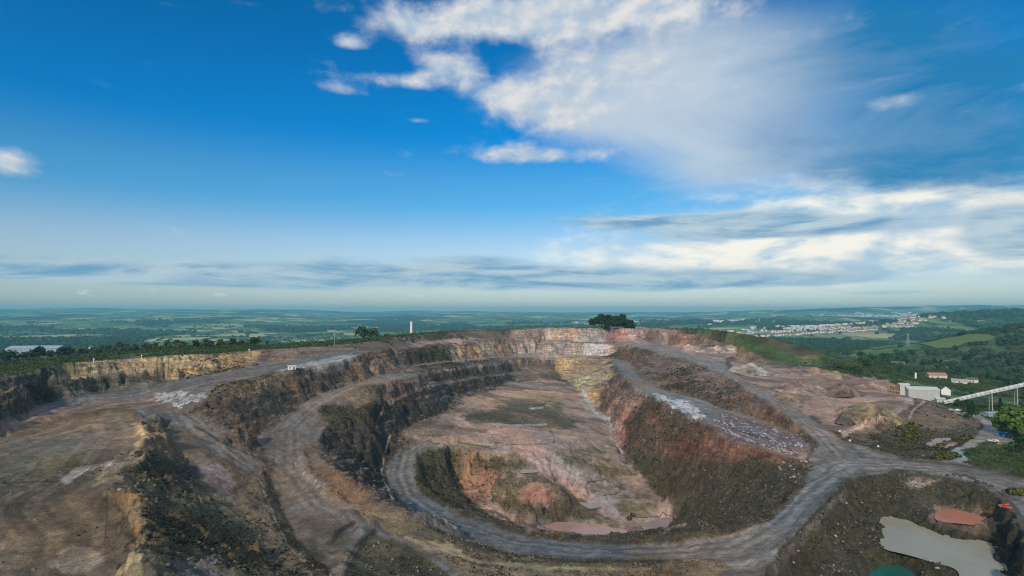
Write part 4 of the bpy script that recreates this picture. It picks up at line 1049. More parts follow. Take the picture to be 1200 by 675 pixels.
# ------------------------------------------------------------------ plant building, transfer tower and conveyor
M_CLAD = mat('pale_cladding', (.40, .41, .40), .65, .3, .16, .35, streak=True)
M_CLAD2 = mat('grey_cladding', (.46, .48, .47), .6, .3, .14, .35, streak=True)
M_ROOFW = mat('pale_sheet_roof', (.56, .57, .55), .5, .4, .14, .5)
M_STEEL = mat('galvanised_steel', (.32, .33, .34), .5, .4, .2, .6)
M_RUST = mat('rusty_steel', (.30, .14, .05), .8, .2, .35, 1.2)
M_CONC = mat('concrete', (.34, .32, .29), .9, .2, .2, .8)
M_GLASS = mat('dark_glass', (.03, .04, .05), .12, .5, .1, 1)
M_DOOR = mat('dark_door', (.09, .10, .11), .6, .3, .2, 1)
def building(name, label, cat, loc, rz, L, D, H, rise, wallm, roofm, ribs=0, doors=(), windows=(), group=None, sink=4.0):
    """gabled or low pitched hall: wall, roof, ribs of the cladding, doors and windows on the camera side (-y)"""
    t = thing(name, label, cat, loc, rz, group)
    w = MB()
    if rise > 0:
        w.prism([(-L / 2, -D / 2, -sink), (-L / 2, D / 2, -sink), (-L / 2, D / 2, H), (-L / 2, 0, H + rise), (-L / 2, -D / 2, H)], (L, 0, 0))
    else:
        w.box((0, 0, (H - sink) / 2), (L, D, H + sink))
    w.build('wall', wallm, t)
    r = MB(); o_ = .35
    if rise > 0:
        for s in (-1, 1):
            r.prism([(-L / 2 - o_, s * (D / 2 + o_), H - rise * o_ / (D / 2) + .02), (-L / 2 - o_, s * (D / 2 + o_), H + .2 - rise * o_ / (D / 2)), (-L / 2 - o_, 0, H + rise + .22), (-L / 2 - o_, 0, H + rise + .02)], (L + 2 * o_, 0, 0))
    else:
        r.box((0, 0, H + .15), (L + 2 * o_, D + 2 * o_, .3))
    r.build('roof', roofm, t)
    for k in range(ribs):
        x = -L / 2 + L * (k + .5) / ribs
        b = MB(); b.box((x, -D / 2 - .06, H / 2 - .1), (.14, .12, H - .2)); b.build('cladding_rib', wallm, t)
    for (x, wd, ht) in doors:
        b = MB(); b.box((x, -D / 2 - .05, ht / 2), (wd, .1, ht)); b.build('door', M_DOOR, t)
    for (x, z, wd, ht) in windows:
        b = MB(); b.box((x, -D / 2 - .04, z), (wd, .08, ht)); f = b.build('window', M_CLAD2, t)
        b = MB(); b.box((x, -D / 2 - .10, z), (wd - .2, .06, ht - .2)); b.build('pane', M_GLASS, f)
    return t
def face_cam(p): return math.atan2(p.x, p.y) * -1.0
PB = at_depth(1079, 396); PB.z = -62.5 + CAMZ
plant_rz = -.28
building('plant_building', 'long pale clad crushing plant hall at the edge of the pink platform', 'building', PB, plant_rz, 18.5, 11, 9.2, 1.5, M_CLAD, M_ROOFW, ribs=12, doors=[(5.5, 2.2, 2.6)])
PT = at_depth(1058.5, 402); PT.z = -58.5 + CAMZ
tw = building('transfer_tower', 'square pale screen house joined to the left end of the plant hall', 'building', PT, plant_rz, 6.0, 6.0, 7.6, .7, M_CLAD2, M_ROOFW, ribs=5, windows=[(1.4, 5.0, 1.4, 1.4)])
hp = thing('feed_hopper', 'orange rusty steel feed hopper left of the pale screen house', 'hopper', Vector((PT.x - 6.6, PT.y - .5, ground(PT.x - 6.6, PT.y - .5))), plant_rz)
b = MB(); b.add([(-2.2, -1.8, 5.2), (2.2, -1.8, 5.2), (2.2, 1.8, 5.2), (-2.2, 1.8, 5.2), (-.7, -.6, 2.6), (.7, -.6, 2.6), (.7, .6, 2.6), (-.7, .6, 2.6)], [(0, 1, 5, 4), (1, 2, 6, 5), (2, 3, 7, 6), (3, 0, 4, 7), (4, 5, 6, 7)]); b.build('bin', M_RUST, hp)
for sx in (-1, 1):
    for sy in (-1, 1):
        b = MB(); b.bar((sx * 2.0, sy * 1.6, -1.5), (sx * 2.0, sy * 1.6, 5.2), .28); b.build('leg', M_RUST, hp)
b = MB(); b.bar((-.5, 0, 2.4), (5.0, 0, 1.2), .9, .5); b.build('feeder', M_STEEL, hp)
DH = at_depth(1101, 388); DH.z = -63.5 + CAMZ
building('drive_house', 'small white conveyor drive house at the right end of the plant hall', 'building', DH, plant_rz, 5.0, 5.0, 4.6, .6, M_CLAD2, M_ROOFW, ribs=4, doors=[(0, 1.2, 2.2)])
def conveyor():
    A = Vector(W(1106, 473, -61.0)); B = Vector(W(1216, 448.5, -45.5))
    A.z += CAMZ; B.z += CAMZ
    root = thing('conveyor', 'long pale covered conveyor rising on trestles from the plant hall to the right', 'conveyor', A)
    d = B - A; n = 20
    q = d.to_track_quat('X', 'Z').to_matrix(); side = q @ Vector((0, 1, 0)); up = q @ Vector((0, 0, 1))
    g = MB(); g.bar((0, 0, -.1), d + Vector((0, 0, -.1)), 2.6, .5); g.build('gantry', M_STEEL, root)
    for k in range(n):
        a = d * (k / n); b_ = d * ((k + 1) / n - .004)
        m = MB(); prof = [(-1.25, .2), (-1.25, 1.3), (-.7, 1.95), (.7, 1.95), (1.25, 1.3), (1.25, .2)]
        m.prism([a + side * s + up * h for s, h in prof], b_ - a); m.build('hood_panel', M_ROOFW if k % 3 else M_CLAD2, root)
    for s in (-1, 1):
        m = MB(); m.bar(side * s * 1.7 + up * 1.1, d + side * s * 1.7 + up * 1.1, .09); m.build('handrail', M_STEEL, root)
        m = MB(); m.bar(side * s * 1.6 + up * .05, d + side * s * 1.6 + up * .05, .6, .1); m.build('walkway', M_STEEL, root)
    for px in (1161, 1190.5, 1214):
        # trestle where the belt passes that column
        lo, hi = 0.0, 1.0
        for _ in range(40):
            mid = (lo + hi) / 2; p = A + d * mid
            if HX + FPX * p.x / p.y < px: lo = mid
            else: hi = mid
        p = d * lo; wpos = A + p; gzv = ground(wpos.x, wpos.y) - A.z
        for s in (-1, 1):
            m = MB(); m.bar(p + side * s * 1.1 + up * -.3, Vector((p.x, p.y, gzv - 1.5)) + side * s * 2.0, .55); m.build('trestle_leg', M_CONC, root)
        for f in (.35, .7):
            zc = gzv + (p.z - gzv) * f
            m = MB(); w_ = 2.0 - .9 * f
            m.bar(Vector((p.x, p.y, zc)) - side * w_, Vector((p.x, p.y, zc)) + side * w_, .3); m.build('cross_brace', M_CONC, root)
conveyor()

# ------------------------------------------------------------------ cabins, houses, sheds
M_WHITE = mat('white_paint', (.72, .72, .70), .6, .35, .08, .8)
M_SLATE = mat('slate_roof', (.11, .115, .125), .7, .3, .2, 1)
M_REDROOF = mat('pink_tile_roof', (.42, .20, .16), .8, .2, .2, 1)
M_BLUER = mat('blue_sheet_roof', (.20, .36, .44), .45, .4, .15, .8)
M_RENDER = mat('cream_render', (.58, .54, .47), .85, .2, .1, .8)
p = hit(340, 434.0); p.y += 2.5; p.z = ground(p.x, p.y); building('site_cabin', 'small white site cabin on the crest of the upper left bench', 'cabin', p, .3, 3.9, 2.2, 2.3, .2, M_WHITE, M_WHITE, doors=[(1.1, .8, 1.8)], windows=[(-.8, 1.4, 1.1, .7)], sink=.5)
def house(label, loc, rz, L=11, D=7, H=5, rise=2.6, wm=None, rm=None, cat='house', name='house'):
    return building(name, label, cat, loc, rz, L, D, H, rise, wm or M_WHITE, rm or M_SLATE, doors=[(0, 1.1, 2.1)], windows=[(-L * .3, 1.6, 1.4, 1.2), (L * .3, 1.6, 1.4, 1.2), (-L * .3, H - 1.0, 1.4, 1.1), (L * .3, H - 1.0, 1.4, 1.1)] if H > 3.5 else [(-L * .3, 1.4, 1.4, 1.0)])
def valley(px, py, dguess):
    return hit(px, py, 430, 1400, 1000)
house('white farmhouse among dark trees above the plant hall', valley(1052, 431, 700), -.5, 14, 8, 4.5, 2.8)
house('low shed with pink tiled roof on the track beyond the plant hall', valley(1097, 443, 600), -.25, 17, 9, 3.2, 2.4, M_RENDER, M_REDROOF, 'shed', 'shed')
house('long grey-roofed barn in the scrub beyond the conveyor', valley(1124, 449, 560), -.6, 13, 6, 2.6, 1.6, M_RENDER, M_STEEL, 'barn', 'barn')
house('pale cottage at the edge of the wood beyond the conveyor', valley(1138, 448, 600), -.1, 10, 6, 3.0, 1.8, M_RENDER, M_SLATE, 'cottage', 'cottage')
house('white gabled cottage half hidden by trees right of the plant hall', valley(1108, 462, 470), 1.0, 7, 6, 4.0, 2.6)
pp = hit(1166, 488.5, 330, 600); building('lean_to_shed', 'low open shed with pale blue sheet roof beside the bright green tree', 'shed', pp, .12, 15, 5.5, 2.4, .8, M_STEEL, M_BLUER, doors=[(-3, 2.4, 2.0), (3, 2.4, 2.0)])
tk = thing('water_tank', 'slim white upright tank beside the track below the farmhouse', 'tank', valley(1073, 444, 600)); tk.scale = (.7, .7, .8)
b = MB(); b.tube([(0, 0, -1), (0, 0, 6.4)], 1.25, 16); b.build('shell', M_WHITE, tk); b = MB(); b.tube([(0, 0, 6.4), (0, 0, 6.9), (0, 0, 7.4)], [1.32, .9, .1], 16); b.build('lid', M_CLAD2, tk)
b = MB(); b.bar((1.35, -.3, 0), (1.35, -.3, 6.4), .08); b.bar((1.35, .3, 0), (1.35, .3, 6.4), .08); b.build('ladder', M_STEEL, tk)
# greenhouse-like barn behind the trees at the left edge
pb = hit(44, 415.5, 380, 900)
gb = building('glasshouse', 'long pale blue glazed shed behind the trees left of the quarry rim', 'shed', pb, .15, 42, 16, 6.0, 2.0, mat('blue_white_cladding', (.27, .33, .40), .5, .4, .12, .3, streak=True), mat('pale_blue_roof', (.34, .42, .50), .4, .4, .1, .3), ribs=18)
# tall white tower far behind the rim
pt = at_depth(482, 900)
tt = thing('white_tower', 'tall slim white tower standing beyond the far left rim', 'tower', pt)
hgt = (CAMZ - (377.5 - HY) / FPX * 900) - pt.z
b = MB(); b.tube([(0, 0, -2), (0, 0, hgt * .5), (0, 0, hgt)], [2.4, 2.1, 1.9], 14); b.build('shaft', M_WHITE, tt)
b = MB(); b.tube([(0, 0, hgt), (0, 0, hgt + 1.2)], [2.2, 2.2], 14); b.build('cap', M_CLAD2, tt)
# posts along the rim
for (px, py, h, lab) in [(110, 427, 2.2, 'white marker post on the left rim, nearest the dark wall'), (166, 422, 2.4, 'white marker post on the left rim above the golden face'), (292, 413, 2.0, 'white marker post on the left rim near the end of the golden face'), (392, 404, 7.5, 'tall grey pole on the rim left of the two round trees')]:
    q = hit(px, py)
    o = thing('marker_post' if h < 5 else 'pole', lab, 'post' if h < 5 else 'pole', q)
    b = MB(); b.tube([(0, 0, -.4), (0, 0, h)], [.22 if h < 5 else .16, .12 if h < 5 else .1], 8); b.build('shaft', M_WHITE if h < 5 else M_STEEL, o)
    b = MB(); b.box((0, -.1, h - .3), (.7 if h < 5 else .6, .12, .6 if h < 5 else .4)); b.build('plate', M_WHITE, o)
for (px, py, lab) in [(996, 517.5, 'pale concrete block at the fork of the haul road and the platform track'), (1029, 524, 'pale concrete block on the upper verge of the right haul road'), (984, 506, 'pale concrete block at the foot of the tan heap')]:
    q = hit(px, py); o = thing('concrete_block', lab, 'block', q, .4); o.scale = (.62, .62, .62)
    b = MB(); b.add([(-.8, -.5, -.3), (.8, -.5, -.3), (.8, .5, -.3), (-.8, .5, -.3), (-.7, -.42, 1.1), (.7, -.42, 1.1), (.7, .42, 1.1), (-.7, .42, 1.1)], [(3, 2, 1, 0), (4, 5, 6, 7), (0, 1, 5, 4), (1, 2, 6, 5), (2, 3, 7, 6), (3, 0, 4, 7)]); b.build('body', M_WHITE, o)
    b = MB(); b.tube([(-.3, 0, 1.08), (-.3, 0, 1.3), (.3, 0, 1.3), (.3, 0, 1.08)], .05, 5); b.build('lifting_loop', M_STEEL, o)
# ------------------------------------------------------------------ vehicles
M_TYRE = mat('tyre_rubber', (.02, .02, .02), .85, .2, .2, 3)
def vehicle(kind, label, loc, rz, col, cat):
    pm = mat('paint_' + cat + '_%.2f' % col[0], col, .35, .5, .06, 1)
    t = thing(kind, label, cat, loc, rz)
    L, Wd = (5.4, 2.0) if 'van' in kind else (4.4, 1.8)
    if 'van' in kind: prof = [(-L / 2, .45), (L / 2, .45), (L / 2, 1.15), (L * .36, 1.35), (L * .22, 2.25), (-L * .47, 2.35), (-L / 2, 2.2)]
    elif 'pickup' in kind: prof = [(-L / 2, .5), (L / 2, .5), (L / 2, 1.05), (L * .22, 1.15), (L * .10, 1.75), (-L * .08, 1.75), (-L * .10, 1.1), (-L / 2, 1.1)]
    else: prof = [(-L / 2, .4), (L / 2, .4), (L / 2, .85), (L * .24, 1.0), (L * .08, 1.48), (-L * .30, 1.48), (-L * .44, 1.0), (-L / 2, .95)]
    b = MB(); b.prism([(x, -Wd / 2, z) for x, z in prof], (0, Wd, 0)); b.build('body', pm, t)
    zt = max(z for _, z in prof)
    for s in (-1, 1):
        b = MB(); b.box((L * .08 if 'van' in kind else -.1, s * (Wd / 2 + .01), zt - .38), (L * .26, .03, .42)); b.build('window', M_GLASS, t)
        b = MB(); b.box((L / 2 + .01, s * Wd * .36, .85 if 'car' not in kind else .68), (.05, .3, .18)); b.build('headlight', M_WHITE, t)
    b = MB()
    a_, c_ = [q for q in zip(prof[2:], prof[3:]) if q[1][1] - q[0][1] > .4][0]
    n_ = Vector((c_[1] - a_[1], 0, a_[0] - c_[0])).normalized() * .02
    b.add([Vector((a_[0] * .9 + c_[0] * .1, y, a_[1] * .9 + c_[1] * .1)) + n_ for y in (-Wd * .43, Wd * .43)] + [Vector((a_[0] * .1 + c_[0] * .9, y, a_[1] * .1 + c_[1] * .9)) + n_ for y in (Wd * .40, -Wd * .40)], [(0, 1, 2, 3)]); b.build('windscreen', M_GLASS, t)
    for x in (-L * .31, L * .31):
        for s in (-1, 1):
            b = MB(); b.tube([(x, s * (Wd / 2 - .22), .36), (x, s * (Wd / 2 + .04), .36)], .36, 12); wh = b.build('wheel', M_TYRE, t)
            b = MB(); b.tube([(x, s * (Wd / 2 + .03), .36), (x, s * (Wd / 2 + .06), .36)], .2, 10); b.build('rim', M_STEEL, wh)
    return t
vehicle('parked_van', 'bright blue van parked in the bend of the right-hand side road', hit(1173.5, 511.5), 2.7, (.02, .17, .50), 'van')
vehicle('parked_car', 'small white car below the blue van', hit(1164, 518), 2.6, (.62, .62, .60), 'car')
vehicle('parked_pickup', 'orange red pickup at the right rim of the settling pond pit', hit(1178, 608.5), 2.0, (.55, .09, .03), 'pickup').scale = (.75, .75, .75)
vehicle('parked_car', 'silver car parked nearest the conveyor drive house', hit(1116, 482), .2, (.42, .43, .45), 'car')
vehicle('parked_car', 'white car second from the conveyor drive house', hit(1123, 482), .5, (.70, .70, .68), 'car')
# ------------------------------------------------------------------ pylons
def pylon(label, loc, h):
    t = thing('pylon', label, 'pylon', loc, .5, 'power pylons in the valley')
    w0, w1 = h * .11, h * .022
    for sx in (-1, 1):
        for sy in (-1, 1):
            b = MB(); b.bar((sx * w0, sy * w0, -1), (sx * w1, sy * w1, h), .28); b.build('leg', M_STEEL, t)
    for k in range(6):
        f0, f1 = k / 6, (k + 1) / 6; a, c = w0 + (w1 - w0) * f0, w0 + (w1 - w0) * f1
        b = MB()
        for s in (-1, 1):
            b.bar((-a, s * a, h * f0), (c, s * c, h * f1), .14); b.bar((a, s * a, h * f0), (-c, s * c, h * f1), .14)
            b.bar((s * a, -a, h * f0), (s * c, c, h * f1), .14)
        b.build('lattice', M_STEEL, t)
    for k, f in enumerate((.66, .79, .92)):
        w_ = h * (.17 - .03 * k)
        b = MB(); b.bar((-w_, 0, h * f), (w_, 0, h * f), .35); b.bar((-w_, 0, h * f), (0, 0, h * f + h * .04), .2); b.bar((w_, 0, h * f), (0, 0, h * f + h * .04), .2); b.build('cross_arm', M_STEEL, t)
pylon('steel lattice pylon in the valley left of the wooded spur', at_depth(1064, 1050), 24)
pylon('steel lattice pylon rising behind the wooded spur', at_depth(1157, 1500), 34)
# ------------------------------------------------------------------ heaps on the platform
def heap(label, px, py, r, h, col, tone2, elong=1.0, rz=0.0, seed=1, name='spoil_heap'):
    c = hit(px, py); n, k = 48, 14
    rg = np.random.RandomState(seed)
    V = []; F = []
    for i in range(k + 1):
        f = i / k
        for j in range(n):
            a = 2 * math.pi * j / n
            x = math.cos(a) * r * f * elong; y = math.sin(a) * r * f
            V.append((x, y))
    V = np.array(V, np.float32)
    ca, sa = math.cos(rz), math.sin(rz)
    X = V[:, 0] * ca - V[:, 1] * sa + c.x; Y = V[:, 0] * sa + V[:, 1] * ca + c.y
    fr = np.repeat(np.arange(k + 1) / k, n)
    zz = full_z(X.astype(np.float32), Y.astype(np.float32)) + CAMZ
    dome = h * (np.clip(1 - fr * (1 + .18 * fbm(X, Y, r * .6, 2, .5, seed)), 0, 1) ** .9) * (1 + .25 * fbm(X, Y, r * .8, 3, .6, seed + 3)) + .9 * fbm(X, Y, 4, 3, .6, seed + 5) * (1 - fr)
    zz = zz + dome - .6 * sstep(.75, 1.0, fr) + .05
    for i in range(k):
        for j in range(n):
            F.append((i * n + j, i * n + (j + 1) % n, (i + 1) * n + (j + 1) % n, (i + 1) * n + j))
    P = np.stack([X - c.x, Y - c.y, zz - c.z], -1)
    me = fast_mesh(name, P, np.array(F)[:, ::-1], M_GROUND, True)
    tn = np.array(col, np.float32)[None] * (1 + .45 * fbm(X, Y, 7, 4, .6, seed + 9) + .25 * fbm(X, Y, 2.2, 2, .6, seed + 11))[:, None] * .95
    a_ = me.attributes.new('tone', 'FLOAT_COLOR', 'POINT'); a_.data.foreach_set('color', np.concatenate([tn, np.ones((len(tn), 1))], 1).astype(np.float32).ravel())
    cv = np.zeros((len(tn), 4), np.float32); cv[:, 0] = .35; cv[:, 1] = np.clip(.12 + .3 * fr, 0, 1)
    a_ = me.attributes.new('cover', 'FLOAT_COLOR', 'POINT'); a_.data.foreach_set('color', cv.ravel())
    o = link(name, me); o.location = c
    return tag(o, label, 'heap', 'spoil heaps on the right-hand platform')
heap('pale grey gravel heap at the bend of the upper right road', 884, 437, 15, 8.2, (.33, .29, .26), None, 1.5, .2, 3, 'gravel_heap')
heap('brown pointed heap in the middle of the pink platform', 988, 462, 11, 9.0, (.22, .15, .115), None, 1.3, .5, 5)
heap('long pinkish heap left of the pointed brown heap', 938, 458, 14, 6.8, (.30, .21, .17), None, 1.7, .3, 7)
heap('low tan heap in front of the long pinkish heap', 925, 469, 8, 4.5, (.25, .18, .13), None, 1.5, .1, 9)
heap('broad ochre heap at the lower corner of the platform', 1018, 487, 15, 6.0, (.25, .185, .105), None, 1.5, .45, 11)
heap('low ridge of spoil along the back edge of the platform', 962, 440, 12, 6.0, (.27, .195, .145), None, 2.6, -.15, 13)
heap('small pink heap near the platform track', 1024, 455, 8, 3.8, (.34, .23, .19), None, 1.6, -.2, 15)
heap('dark brown heap at the left corner of the ochre heap', 990, 497, 5.5, 6.8, (.11, .09, .075), None, 1.0, .1, 17)
heap('sandy heap on the upper back platform', 842, 411, 12, 5.2, (.40, .31, .26), None, 2.0, 0, 19)
heap('low pale heap left of the sandy heap on the upper platform', 806, 409, 9, 3.8, (.38, .28, .24), None, 1.8, .1, 21)
# ------------------------------------------------------------------ loose blocks and boulders, hoses, slabs
M_ROCKL = mat('pale_limestone', (.36, .30, .25), .9, .25, .25, 1.5, rand=.08); M_ROCKD = mat('dark_boulder', (.075, .068, .062), .9, .25, .3, 1.5, rand=.08)
def rock_mesh(seed, m):
    rg = random.Random(seed); bm = bmesh.new(); bmesh.ops.create_icosphere(bm, subdivisions=1, radius=1.0)
    for v in bm.verts:
        v.co = Vector((v.co.x * 1.15, v.co.y * .85, v.co.z * .7)) * rg.uniform(.72, 1.22)
    me = bpy.data.meshes.new('boulder'); bm.to_mesh(me); bm.free(); me.materials.append(m)
    return me
RL = [rock_mesh(s, M_ROCKL) for s in range(4)]; RD = [rock_mesh(s + 9, M_ROCKD) for s in range(4)]
rg = random.Random(3)
def boulder(px, py, r, mes, label, group):
    q = hit(px, py); o = link('boulder', mes[rg.randrange(4)]); o.location = q + Vector((0, 0, r * .3)); o.scale = (r, r, r); o.rotation_euler = (rg.uniform(-.3, .3), rg.uniform(-.3, .3), rg.uniform(0, 6.3))
    tag(o, label, 'boulder', group)
for k in range(12):
    f = k / 11; boulder(1112 + 48 * f + rg.uniform(-2, 2), 557.5 + 14 * f * f + rg.uniform(-1, 1), rg.uniform(.6, 1.15), RD, 'dark boulder lining the back rim of the settling pond pit', 'boulders along the pond pit rim')
for (px, py) in [(914, 549), (915, 550.5), (931, 551), (939, 541), (945, 541.5), (949, 540), (926, 562), (930, 560), (936, 557), (919, 543), (957, 553), (925, 547)]:
    boulder(px + rg.uniform(-1, 1), py, rg.uniform(.4, .85), RL, 'pale limestone block on the scrubby bank left of the road junction', 'pale blocks left of the junction')
for (px, py) in [(982, 622), (988, 637), (979, 636), (930, 660), (935, 655), (1010, 590), (992, 592), (1080, 662), (1090, 661), (1098, 668)]:
    boulder(px, py, rg.uniform(.3, .6), RL, 'pale stone on the dark slope of the lower right pit', 'pale stones in the lower right pit')
for (px, py) in [(707, 560), (683, 553), (681, 558), (752, 600), (720, 566)]:
    boulder(px, py, rg.uniform(.4, .7), RL, 'pale stone lying on the pit floor by the hose loop', 'pale stones on the pit floor')
boulder(141, 576, .6, RL, 'single pale stone on the lip of the spoil plateau', None)
M_HOSE = mat('black_rubber_hose', (.05, .045, .042), .6, .3, .2, 2)
def hose(label, pts, r=.16):
    for _ in range(2): pts = pts[:1] + [q for a, b in zip(pts[:-1], pts[1:]) for q in ((a[0] * .75 + b[0] * .25, a[1] * .75 + b[1] * .25), (a[0] * .25 + b[0] * .75, a[1] * .25 + b[1] * .75))] + pts[-1:]
    P = [hit(*p) for p in pts]
    Q = []
    for i in range(len(P) - 1):
        for k in range(3):
            t = k / 3; v = P[i].lerp(P[i + 1], t); v.z = ground(v.x, v.y) + r * .5; Q.append(v)
    Q.append(P[-1])
    m = MB(); m.tube([v - P[0] for v in Q], r, 6); o = m.build('drainage_hose', M_HOSE, None, True); o.location = P[0]; tag(o, label, 'hose')
hose('black hose curled round the low mound on the pit floor', [(690, 580), (685, 572), (690, 566), (701, 563), (714, 565), (724, 571), (728, 578), (715, 581.5), (700, 581)])
hose('black hose bent along the small pool at the right of the lowest pit', [(746, 607), (760, 607), (775, 605.5), (788, 606), (795, 611), (790, 620), (783, 624)])
b = MB(); b.box((0, 0, .2), (9, 6, .7)); q = hit(619, 552); o = b.build('concrete_slab', M_CONC); o.location = q; o.rotation_euler = (0, 0, .2); tag(o, 'flat grey concrete slab beside the pink track on the pit floor', 'slab')
b = MB(); b.box((0, 0, .2), (7, 9, .6)); q = hit(692, 592); o = b.build('concrete_slab', M_CONC); o.location = q; o.rotation_euler = (0, 0, .5); tag(o, 'grey concrete slab on the ramp down to the pink pool', 'slab')
PAST = [(996, 1046, 1080, 1250, 'pale pasture in the right valley, leftmost of three'), (1050, 1086, 1100, 1230, 'pale pasture in the middle of the right valley'), (1076, 1140, 960, 1060, 'pale pasture nearest the wooded spur'), (1085, 1120, 800, 830, 'narrow green field strip below the wooded spur')]
def pasture_mask(x, y):
    m = np.zeros(np.shape(x), np.float32)
    for a, b, d0, d1, _ in PAST:
        xc = (d0 + d1) / 2 / FPX
        m = np.maximum(m, ((y > d0 - 14) & (y < d1 + 14) & (x > (a - HX) * xc + (y - d0) * .35 - 8) & (x < (b - HX) * xc + (y - d0) * .35 + 8)).astype(np.float32))
    return m
# ------------------------------------------------------------------ trees one can tell apart
rt = random.Random(21)
for k, (px, d, s) in enumerate([(694, 706, .80), (701, 712, .95), (706, 704, 1.0), (712, 714, 1.12), (717, 706, 1.12), (723, 715, 1.1), (728, 705, 1.08), (733, 713, 1.0), (738, 706, .95), (743, 711, .78), (714, 720, 1.2), (725, 722, 1.2), (698, 716, .95), (705, 722, 1.15), (732, 722, 1.15), (739, 718, 1.0), (720, 700, 1.05), (710, 699, 1.0)]):
    put_tree('grove', at_depth(px, d), s, 'dark green tree of the round grove on the back rim', 'grove on the back rim', rg=rt)
put_tree('mid', hit(424, 400.5), 1.15, 'left one of two round trees on the left rim', None, rg=rt)
put_tree('mid', hit(436, 399.5), 1.05, 'right one of two round trees on the left rim, beside the first', None, rg=rt)
put_tree('olive', hit(453, 398), .62, 'low light green tree right of the two round rim trees', None, rg=rt)
put_tree('bright', hit(1189, 514, 250, 420), 1.38, 'large bright green round tree at the right edge below the conveyor', None, rg=rt)
for (px, py, s) in [(1135, 492, .75), (1139, 489, .85)]: put_tree('pine', hit(px, py, 300, 520), s, 'dark pointed conifer between the side road and the conveyor', 'dark conifers by the conveyor', 'conifer', rg=rt)
put_tree('pine', hit(1172, 482, 340, 520), .8, 'dark conifer under the right trestle of the conveyor', None, 'conifer', rg=rt)
# belt of trees on the moor left of the rim
for k in range(62):
    px = -30 + 5.6 * k + rt.uniform(-3, 3); d = 455 + 0.32 * k * 3 + rt.uniform(-25, 60)
    kind = ['mid', 'olive', 'dark', 'olive'][k % 4]
    if 8 < px < 76: d += 25 if rt.random() < .25 else 75; 
    put_tree(kind, at_depth(px, d), rt.uniform(.6, .95), {'mid': 'mid green tree in the belt beyond the left rim', 'olive': 'light yellow-green tree in the belt beyond the left rim', 'dark': 'dark green tree in the belt beyond the left rim'}[kind], {'mid': 'mid green belt trees', 'olive': 'light green belt trees', 'dark': 'dark belt trees'}[kind], rg=rt)
for (px, s) in [(46, 1.2), (38, 1.05), (12, 1.1), (4, 1.0), (72, 1.0), (80, .9), (28, .9), (60, .95), (20, .8)]:
    put_tree('dark', at_depth(px, 478 + rt.uniform(-6, 6)), s, 'dark tree standing in front of the pale glazed shed', 'dark trees before the glazed shed', rg=rt)
# dark bushes on the shoulder of the green hill
for (px, py) in [(980, 433), (985, 433.5), (991, 435), (997, 435.5), (1003, 437), (1008, 438)]:
    put_tree('mid', hit(px, py, 380, 700), .62, 'rounded dark bush on the shoulder of the green hill', 'bushes on the shoulder of the green hill', 'bush', 'bush', rg=rt)
# valley trees around the farm and the conveyor
def clear_of(px, py):
    for (x0, x1, y0, y1) in [(1044, 1112, 436, 492), (1112, 1172, 484, 540), (1086, 1110, 434, 445), (1066, 1080, 434, 448), (1150, 1185, 478, 492), (1160, 1185, 490, 520)]:
        if x0 < px < x1 and y0 < py < y1: return False
    return True
cnt_t = 0
while cnt_t < 118:
    px = rt.uniform(1008, 1225); d = 430 + 560 * rt.random() ** 1.2
    p_ = at_depth(px, d); py = HY + (CAMZ - p_.z) / p_.y * FPX
    if py > 480 or not clear_of(px, py) or not clear_of(px, py - 6): continue
    if px < 1040 and py > 432: continue
    if pasture_mask(np.array([p_.x]), np.array([p_.y]))[0] > .5: continue
    if d < 650 and vnoise(np.array([p_.x / 45.]), np.array([p_.y / 45.]), 77)[0] < -.06: continue
    kv = ['mid', 'dark', 'dark', 'olive', 'mid'][cnt_t % 5]; put_tree(kv, p_, rt.uniform(.6, 1.1), {'mid': 'mid green tree', 'dark': 'dark green tree', 'olive': 'light yellow-green tree'}[kv] + (' near the farm buildings beyond the plant hall' if px < 1115 else ' in the woods beyond the conveyor'), kv + ' valley trees ' + ('by the farm' if px < 1115 else 'beyond the conveyor'), rg=rt); cnt_t += 1
for k in range(44):
    px = rt.uniform(1122, 1225); py = rt.uniform(476, 498)
    if not clear_of(px, py): continue
    if px > 1180 and py > 490: continue
    put_tree(['mid', 'dark', 'bush'][k % 3], hit(px, py, 290, 560), rt.uniform(.35, .62), 'bushy tree on the bank below the conveyor', 'bushy trees below the conveyor', 'bush', 'bush', rg=rt)
for k in range(16):
    px = rt.uniform(1186, 1230); py = rt.uniform(513, 532)
    put_tree(['mid', 'dark'][k % 2], hit(px, py, 230, 420), rt.uniform(.4, .6), 'dark bush in the thicket below the bright green tree', 'thicket below the bright green tree', 'bush', 'bush', rg=rt)
# gorse in flower
M_GORSE = leaf_mat('gorse_green', (.030, .040, .012), (.070, .075, .020)); M_BLOOM = leaf_mat('gorse_bloom', (.26, .20, .02), (.44, .34, .03), .1)
def gorse_proto(seed):
    rg = random.Random(seed); lob = [((rg.uniform(-.8, .8), rg.uniform(-.8, .8), rg.uniform(.5, 1.0)), (.75, .75, .6)) for _ in range(5)]
    a = bpy.data.meshes.new('foliage'); V, F = leaves(rg, 150, lob, .26); a.from_pydata(V, [], F); a.materials.append(M_GORSE)
    b_ = bpy.data.meshes.new('blossom'); V, F = leaves(rg, 60, [(Vector(c) + Vector((0, 0, .12)), (r[0] * 1.06, r[1] * 1.06, r[2] * 1.1)) for c, r in lob], .18); b_.from_pydata(V, [], F); b_.materials.append(M_BLOOM)
    return a, b_
GOR = [gorse_proto(s) for s in range(3)]
def gorse(px, py, s, label, group):
    q = hit(px, py); o = thing('gorse_bush', label, 'bush', q - Vector((0, 0, .1)), rt.uniform(0, 6.3), group); o.scale = (s, s, s)
    a, b_ = GOR[rt.randrange(3)]; link('foliage', a, o); link('blossom', b_, o)
